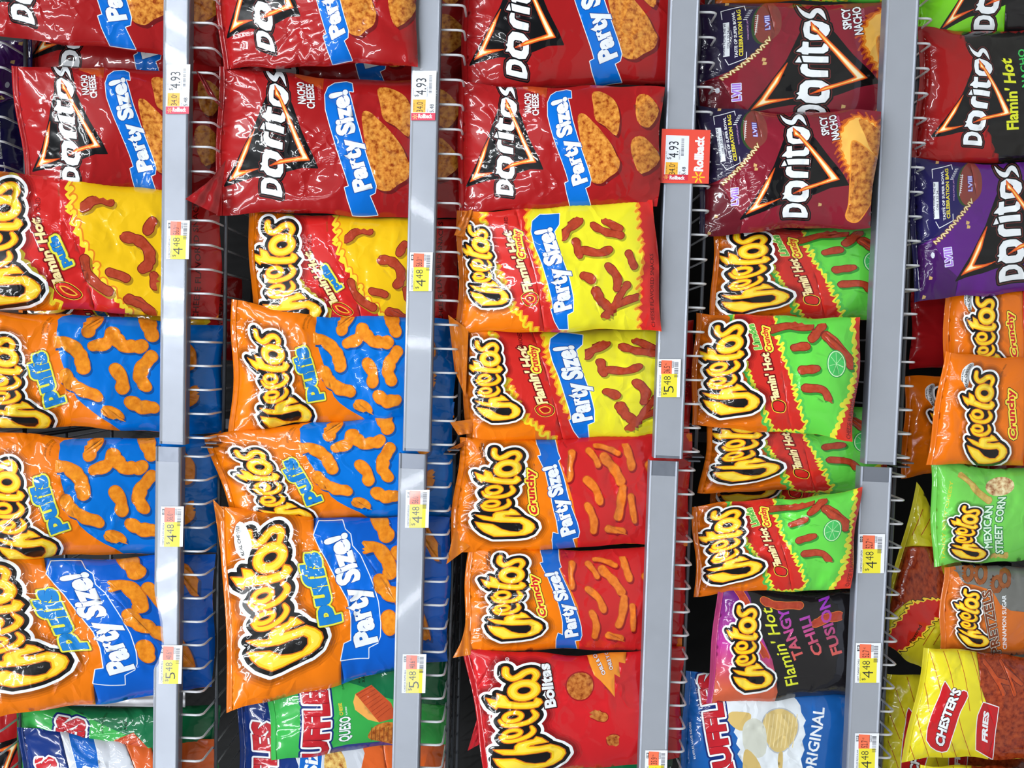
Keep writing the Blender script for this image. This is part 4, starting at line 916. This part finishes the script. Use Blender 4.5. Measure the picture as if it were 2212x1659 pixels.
def roll_body(a, dx, dy, big=False):
    q = lambda x, y: (x + dx, y + dy)
    a.poly([q(2, 60), q(29, 60), q(29, 88), q(2, 88)], (238, 178, 62))
    a.text('4.93', q(29, 50), q(29, 14), 23, K, 0.0); a.text('$', q(13, 54), q(13, 49), 9, K); a.text('34.0', q(23, 87), q(23, 65), 14, K, 0.0); a.text('c', q(15, 64), q(15, 61), 5, K)
    a.text('PER OZ', q(28, 82), q(28, 70), 2.5, K); a.text('UNIT PRICE', q(5.5, 84), q(5.5, 68), 2.4, K); a.text('WAS', q(35, 88), q(35, 80), 4, (90, 92, 104)); a.text('5.48', q(46, 88), q(46, 70), 8.5, K, 0.01)
    a.text('DORITOS NACHO', q(33, 54), q(33, 32), 2.6, K); rg = np.random.default_rng(5); y = 8.0
    while y < 45:
        w_ = rg.uniform(0.5, 1.5); a.poly([q(35, y), q(41, y), q(41, y + w_), q(35, y + w_)], (70, 74, 86)); y += w_ + rg.uniform(0.6, 2)
    a.text('RETAIL PRICE', q(3.5, 52), q(3.5, 36), 2.4, K)
def tag_roll():
    a = Art((0, 107), (0, 0), (51, 0), (51, 107), (226, 230, 238), step=12)
    roll_body(a, 1, 2)
    a.poly([(0, 91), (51, 91), (51, 107), (0, 107)], (214, 60, 88)); a.text('Rollback', (46 - 30 + 0, 0), (16, -1), 1, K) if False else None
    # the word runs down the strip like in the photo
    a.text('Rollback', (14, 99 + 2.5), (44, 99 + 2.5), 8, WHT, 0.04) if False else roll_word(a, (15, 102), (45, 102), 9); spark(a, (8.5, 99), 5.5, (240, 190, 120))
    return a
def roll_word(a, p0, p1, h):
    a.text('Rollback', p0, p1, h, WHT, 0.045)
def tag_big():
    a = Art((0, 119), (0, 0), (110, 0), (107, 119), (226, 78, 62), step=12)
    a.poly([(10, 14), (62, 14), (62, 105), (10, 105)], (226, 230, 238)); roll_body(a, 10, 13)
    a.poly([(8, 94 + 6), (62, 100), (62, 113), (8, 113)], (206, 50, 66)); roll_word(a, (22, 110.5), (55, 110.5), 8); spark(a, (14, 106), 5, (240, 190, 90))
    a.text('Rollback', (93, 92), (95, 14), 19, WHT, 0.055); spark(a, (84.5, 105), 12.5, (252, 196, 40), 0.34)
    return a
def put_tag(a, pxs, k, bay, label, group, name='price_label', Yd=-17.2, lean=None):
    """pxs: the label's four photo corners TL TR BR BL (upright sense), laid on the leaning rail front"""
    if not getattr(a, 'built', False): a.build()
    q = [np.array(c, float) for c in pxs]; u, v = a.st[:, :1], a.st[:, 1:]
    def place(u, v, d):
        X = q[0] * (1 - u) * (1 - v) + q[1] * u * (1 - v) + q[2] * u * v + q[3] * (1 - u) * v
        Yv = (Yd + 6.2 * (1 - v[:, 0])) if lean is None else Yd + lean * (1 - v[:, 0])
        return unproj(X[:, 0], X[:, 1], Yv + d)
    P = place(u, v, 0); Pb = place(np.array([[0.], [1], [1], [0]]), np.array([[0.], [0], [1], [1]]), 0.5); n = len(P)
    T = np.concatenate([a.T, np.array([(n, n + 2, n + 1), (n, n + 3, n + 2)])]); C = np.concatenate([a.C, np.broadcast_to(lin((225, 225, 228)), (2, 3, 3))])
    V = np.concatenate([P, Pb]); base = V.mean(0); base[2] = V[:, 2].min()
    uv = np.concatenate([a.st, np.zeros((4, 2))]); o = mesh_obj(name, V - base, T, C, np.concatenate([a.mt, [0, 0]]), uv, [PAPER])
    o.location = base; o['label'] = label; o['category'] = 'price label'
    if group: o['group'] = group
    return o
def tq(x0, x1, y0, y1, sl=0.0285): return [(x0 - (y1 - y0) * sl, y1), (x0, y0), (x1, y0), (x1 - (y1 - y0) * sl, y1)]
G1 = 'shelf-edge price labels'
ro = tag_roll()
put_tag(ro, tq(361, 411, 139, 246), 1, 0, 'white and orange 4.93 label with pink strip on the topmost rail', G1)
put_tag(ro, tq(891, 943, 153, 260), 2, 0, 'white and orange 4.93 label with pink strip on the second rail', G1)
for i, (x0, x1, y0, y1, k, bay, pr, un, nm, nu, lb) in enumerate([
    (361, 410, 476, 560, 1, 0, '448', '56.0', 'CHEETOS PUFFS HOT', '2', 'yellow 4.48 label halfway along the topmost rail'),
    (348, 397, 1094, 1181, 1, 1, '448', '56.0', 'CHEETOS PUFFS REGULA', '5', 'yellow 4.48 label on the topmost rail of the left bay, nearest the joint'),
    (345, 394, 1394, 1477, 1, 1, '548', '40.6', 'CHEETOS PUFFS REG', '6', 'yellow 5.48 label on the topmost rail of the left bay'),
    (886, 935, 545, 629, 2, 0, '448', '56.0', 'CHEETOS PUFFS HOT', '8', 'yellow 4.48 label on the second rail, right bay'),
    (877, 928, 1058, 1140, 2, 1, '448', '56.0', 'CHEETOS PUFFS REGULA', '7', 'yellow 4.48 label on the second rail, beside the bay joint'),
    (870, 921, 1413, 1497, 2, 1, '548', '40.6', 'CHEETOS PUFFS REG', '12', 'yellow 5.48 label on the second rail, left bay'),
    (1421, 1471, 776, 858, 3, 0, '548', '36.5', 'CHEETOS CRY FLM HOT', '13', 'yellow 5.48 label on the third rail, under the flame-printed bags'),
    (1394, 1442, 1621, 1705, 3, 1, '548', '35.9', 'CHEETOS CRY REG', '19', 'label cut by the photo edge at the left end of the third rail'),
    (1855, 1912, 1154, 1238, 4, 1, '448', '52.7', 'CHEETOS HOT LIMON', '10', 'yellow 4.48 label on the fourth rail, under the lime green bag'),
    (1849, 1903, 1389, 1475, 4, 1, '448', '52.7', 'CHT TANGY CHILI', '28', 'yellow 4.48 label on the fourth rail, under the black and purple bag'),
    (1847, 1899, 1584, 1670, 4, 1, '448', '52.7', 'RUFFLES REGULAR', '25', 'yellow 4.48 label on the fourth rail, under the blue ridged-chip bag')]):
    put_tag(tag_white(pr, un, nm, nu, i), tq(x0, x1, y0, y1), k, bay, lb, G1)
put_tag(tag_big(), [(1424, 395), (1430, 278), (1535, 281), (1531, 397)], 3, 0, 'big red sign with rounded corners and a yellow star hanging from the third rail', None, 'rollback_sign' if False else 'sale_sign', -19.5, 5.5)

# ---------------------------------------------------------------- the bags, shelf by shelf (right to left along each shelf = top to bottom of the photo)
RED = make_red(); SPICY = make_spicy((128, 28, 44), (38, 30, 60)); PURP = make_spicy((88, 30, 122), (34, 28, 84)); FHN = make_fhnacho(); LIME = make_lime()
PUF = make_puffs(); PPARTY = make_puffs_party(); FHP = make_fhpuffs(); FHC = make_fhcrunchy(); CRU = make_crunchy(); CRS = make_crunchy_small(); BOL = make_bolitas()
LIM = make_limon(); TAN = make_tangy(); QUE = make_queso(); BLU = make_blueparty(); ORI = make_original(); COR = make_corn(); PRE = make_pretzel(); FRI = make_fries(); FRF = make_fries_flame()
gR = 'red triangle-chip bags'; gO = 'orange and blue puff bags'; gS = 'maroon triangle-chip bags'; gC = 'crunchy snack bags'; gL = 'green and orange lime snack bags'
# shelf 0, only the bag bottoms reach into the frame
bag(PURP, (56, 85), (52, 392), (-400, 392), (-400, 85), 'dark purple bag behind wires at the upper left corner', None, Y=80, bulge=34, top=0)
bag(RED, (56, 1530), (56, 1840), (-400, 1830), (-400, 1530), 'dark red bag behind wires at the lower left corner', None, Y=150, top=0, bulge=34)
# shelf 1
bag(RED, (-48, 72), (-120, -240), -190, 142, 'red chip bag tipped forward at the right end of the top row', gR, row=1, Y=52, bulge=40, top=-95)
bag(RED, (60, 185), (66, -110), -110, 176, 'red chip bag tucked behind and between the two front red bags, top row', gR, row=1, Y=120, bulge=30, cr=0.7)
b = bag(RED, (68, 428), (36, 140), 150, 432, 'red chip bag facing forward below the upper left corner, top row', gR, row=1, Y=72, top=-70)
bag(FHP, (-92, 668), (-60, 362), 415, 690, 'yellow, red and orange puff bag with flames, top row', 'flame-printed puff bags', row=1, Y=62, bulge=46, top=-105)
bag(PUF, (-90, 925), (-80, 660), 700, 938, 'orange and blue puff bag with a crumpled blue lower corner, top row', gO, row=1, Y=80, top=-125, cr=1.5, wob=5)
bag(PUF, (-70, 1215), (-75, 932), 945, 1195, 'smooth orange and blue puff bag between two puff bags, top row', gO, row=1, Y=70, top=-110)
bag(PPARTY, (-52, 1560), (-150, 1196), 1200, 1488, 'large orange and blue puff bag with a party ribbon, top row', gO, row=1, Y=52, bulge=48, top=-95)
b = bag(QUE, (60, 1725), (42, 1518), 1524, 1722, 'green ridged-chip bag turned to show its white side, top row', 'green ridged-chip bags', row=1, Y=85)
flap(b, [(48, 1522), (150, 1490), (400, 1494), (400, 1528)], [62, 78, 74, 58], (222, 224, 230), 'nutrition_side', 5)
bag(BLU, (72, 1850), (52, 1572), 1600, 1850, 'blue ridged-chip bag in the lower left corner, top row', 'blue ridged-chip bags', row=1, Y=60)
bag(FHP, (60, 760), (40, 560), 600, 780, 'flame-printed puff bag half hidden in the dark gap, top row', 'flame-printed puff bags', row=1, Y=190, bulge=30)
# shelf 2
bag(RED, (492, 150), (462, -190), (902, -170), (900, 143), 'red chip bag hanging over its rail at the right end of the second row', gR, Y=-22, bulge=44, top=48, cr=1.5)
bag(RED, (515, 205), (510, -90), -90, 196, 'red chip bag in shadow behind the front ones, second row', gR, row=2, Y=150, bulge=30, cr=0.8)
b = bag(RED, (476, 462), (483, 148), 178, 476, 'red chip bag with both top corners splayed out, second row', gR, row=2, Y=58, cr=1.3)
flap(b, [(488, 345), (456, 388), (400, 430), (470, 464)], [10, -12, -30, -6], (165, 30, 34), 'film_corner', 2)
flap(b, [(484, 240), (450, 205), (421, 150), (440, 165)], [20, 4, -8, 2], (130, 24, 28), 'film_corner', 3)
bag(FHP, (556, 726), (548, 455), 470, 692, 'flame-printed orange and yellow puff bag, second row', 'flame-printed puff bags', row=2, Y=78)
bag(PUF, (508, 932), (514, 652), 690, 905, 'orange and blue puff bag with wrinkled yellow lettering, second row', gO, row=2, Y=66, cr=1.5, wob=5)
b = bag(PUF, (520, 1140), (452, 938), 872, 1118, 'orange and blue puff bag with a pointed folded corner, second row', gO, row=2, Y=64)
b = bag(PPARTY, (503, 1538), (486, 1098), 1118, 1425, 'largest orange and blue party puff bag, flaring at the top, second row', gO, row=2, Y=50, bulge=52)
flap(b, [(492, 1110), (460, 1078), (478, 1200), (500, 1180)], [26, 18, 30, 32], (222, 122, 26), 'film_corner', 5)
bag(QUE, (600, 1642), (580, 1450), 1398, 1604, 'green ridged-chip bag with a cheese block, second row', 'green ridged-chip bags', row=2, Y=92, bulge=36)
bag(BLU, (520, 1800), (528, 1480), 1560, 1792, 'navy, silver and orange ridged-chip bag at the left end of the second row', 'blue ridged-chip bags', row=2, Y=125, bulge=36)
# shelf 3
bag(RED, (1008, 208), (1012, -110), -105, 186, 'red chip bag cut by the top edge of the photo, third row', gR, row=3, Y=74, cr=1.2)
b = bag(RED, (1000, 462), (1000, 180), (1432, 186), (1420, 446), 'red chip bag above the red sale sign, facing straight out, third row', gR, Y=-20, top=55)
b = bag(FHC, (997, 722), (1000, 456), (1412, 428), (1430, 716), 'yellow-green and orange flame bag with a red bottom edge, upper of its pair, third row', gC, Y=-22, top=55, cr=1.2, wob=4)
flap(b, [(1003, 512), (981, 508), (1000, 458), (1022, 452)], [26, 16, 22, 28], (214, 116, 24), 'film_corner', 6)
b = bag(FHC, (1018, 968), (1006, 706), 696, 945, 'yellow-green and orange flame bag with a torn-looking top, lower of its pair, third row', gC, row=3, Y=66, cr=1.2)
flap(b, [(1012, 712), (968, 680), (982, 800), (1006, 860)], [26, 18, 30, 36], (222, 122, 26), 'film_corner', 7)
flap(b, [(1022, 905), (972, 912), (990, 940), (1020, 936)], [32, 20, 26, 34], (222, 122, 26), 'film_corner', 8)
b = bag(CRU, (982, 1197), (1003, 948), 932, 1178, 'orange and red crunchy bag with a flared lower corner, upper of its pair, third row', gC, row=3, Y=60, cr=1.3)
flap(b, [(1000, 1080), (985, 1130), (964, 1219), (1042, 1160)], [42, 32, 18, 38], (224, 124, 26), 'film_corner', 9)
flap(b, [(1008, 950), (966, 972), (970, 977), (1006, 962)], [34, 20, 20, 34], (200, 104, 22), 'film_corner', 10)
b = bag(CRU, (1008, 1412), (1022, 1185), 1176, 1405, 'orange and red crunchy bag just above the plain red bag, third row', gC, row=3, Y=64, cr=1.4)
flap(b, [(1012, 1300), (1000, 1380), (978, 1421), (1030, 1412)], [42, 32, 20, 36], (224, 124, 26), 'film_corner', 11)
b = bag(BOL, (1062, 1692), (1014, 1408), 1402, 1640, 'plain red ball-snack bag at the left end of the third row', None, row=3, Y=58)
flap(b, [(1046, 1500), (1010, 1622), (1050, 1600), (1062, 1520)], [50, 34, 44, 52], (186, 28, 40), 'film_corner', 12)
flap(b, [(1042, 1500), (1056, 1530), (1062, 1690), (1050, 1690)], [38, 30, 26, 36], (206, 208, 214), 'seal_band', 13)
bag(QUE, (1110, 1850), (1110, 1592), 1596, 1850, 'green and white bag showing only at the lower edge, third row', 'green ridged-chip bags', row=3, Y=130, bulge=30)
# shelf 4
bag(LIM, (1545, 12), (1550, -230), -235, 6, 'green bag peeking in at the top edge, fourth row', gL, row=4, Y=95)
bag(SPICY, (1512, 285), (1512, 8), 0, 288, 'maroon chip bag with a football print, behind its twin, fourth row', gS, row=4, Y=80)
bag(SPICY, (1525, 510), (1505, 232), (1905, 240), (1878, 492), 'maroon chip bag with a football print, leaning out over the rail, fourth row', gS, Y=-24, top=55, bulge=44)
bag(LIM, (1545, 702), (1552, 482), 492, 692, 'green and orange lime bag right beneath the maroon bags, fourth row', gL, row=4, Y=72)
bag(LIM, (1503, 922), (1513, 675), (1862, 684), (1842, 952), 'green and orange lime bag with its red bottom seal showing, fourth row', gL, Y=-20, top=60)
bag(LIM, (1522, 1062), (1545, 868), 880, 1074, 'squeezed green and orange lime bag in the middle of the row, fourth row', gL, row=4, Y=86)
bag(LIM, (1548, 1112), (1545, 915), 920, 1110, 'dim lime bag wedged behind the squeezed one, fourth row', gL, row=4, Y=170, bulge=26)
b = bag(LIM, (1512, 1286), (1508, 1090), (1860, 1056), (1836, 1275), 'green and orange lime bag above the black and purple one, fourth row', gL, Y=-20, top=65, cr=1.3)
flap(b, [(1560, 1086), (1545, 1092), (1600, 1112), (1650, 1092)], [80, 92, 70, 96], (196, 198, 202), 'nutrition_side', 14)
bag(TAN, (1535, 1524), (1562, 1258), 1278, 1502, 'black, purple and orange chili bag, fourth row', None, row=4, Y=60, cr=1.2)
bag(ORI, (1478, 1772), (1490, 1452), 1500, 1745, 'blue and white ridged-chip bag at the left end of the fourth row', None, row=4, Y=84)
# shelf 5
bag(LIME, (1987, 82), (1998, -215), -210, 75, 'lime green chip bag in the upper right corner, lowest row', None, row=5, Y=80)
bag(FHN, (1982, 352), (1998, 62), 58, 360, 'dark red and black chip bag with yellow script, lowest row', None, row=5, Y=70)
b = bag(PURP, (1984, 655), (1975, 345), (2350, 350), (2350, 618), 'purple chip bag with a football print, lowest row', 'purple chip bags', Y=60)
bag(CRS, (2048, 832), (2052, 600), 610, 832, 'small orange crunchy bag, rear one of its pair, lowest row', 'small orange crunchy bags', row=5, Y=100)
bag(CRS, (2010, 1006), (2052, 757), 790, 1012, 'small orange crunchy bag, front one of its pair, lowest row', 'small orange crunchy bags', row=5, Y=56)
bag(CRS, (1958, 1030), (1966, 812), 812, 1028, 'small orange crunchy bag in shadow behind the others, lowest row', 'small orange crunchy bags', row=5, Y=170, bulge=30)
bag(BOL, (2400, 630), (2400, 800), (1966, 800), (1970, 628), 'dim red bag deep behind the small orange bags, lowest row', None, Y=230, top=0, bulge=26)
bag(COR, (2026, 1224), (2020, 998), 1012, 1205, 'light green street corn snack bag, lowest row', None, row=5, Y=72)
bag(PRE, (2038, 1408), (2048, 1222), 1215, 1430, 'orange and grey pretzel snack bag, lowest row', None, row=5, Y=82)
bag(FRF, (1903, 1390), (1985, 1052), (2112, 1270), (2075, 1502), 'yellow and brown flame bag lying crumpled on its side, lowest row', 'yellow fries bags', Y=110, bulge=36, cr=1.4)
bag(FRI, (1908, 1700), (1925, 1452), 1470, 1690, 'yellow fries bag half hidden at the left end, lowest row', 'yellow fries bags', row=5, Y=150, bulge=32, cr=1.3)
bag(FRI, (1960, 1642), (2008, 1398), 1420, 1642, 'yellow fries bag with a red emblem, facing out, lowest row', 'yellow fries bags', row=5, Y=58, cr=1.2)
bag(FRI, (2000, 1880), (1998, 1650), 1655, 1880, 'yellow fries bag cut by the bottom edge of the photo, lowest row', 'yellow fries bags', row=5, Y=66)
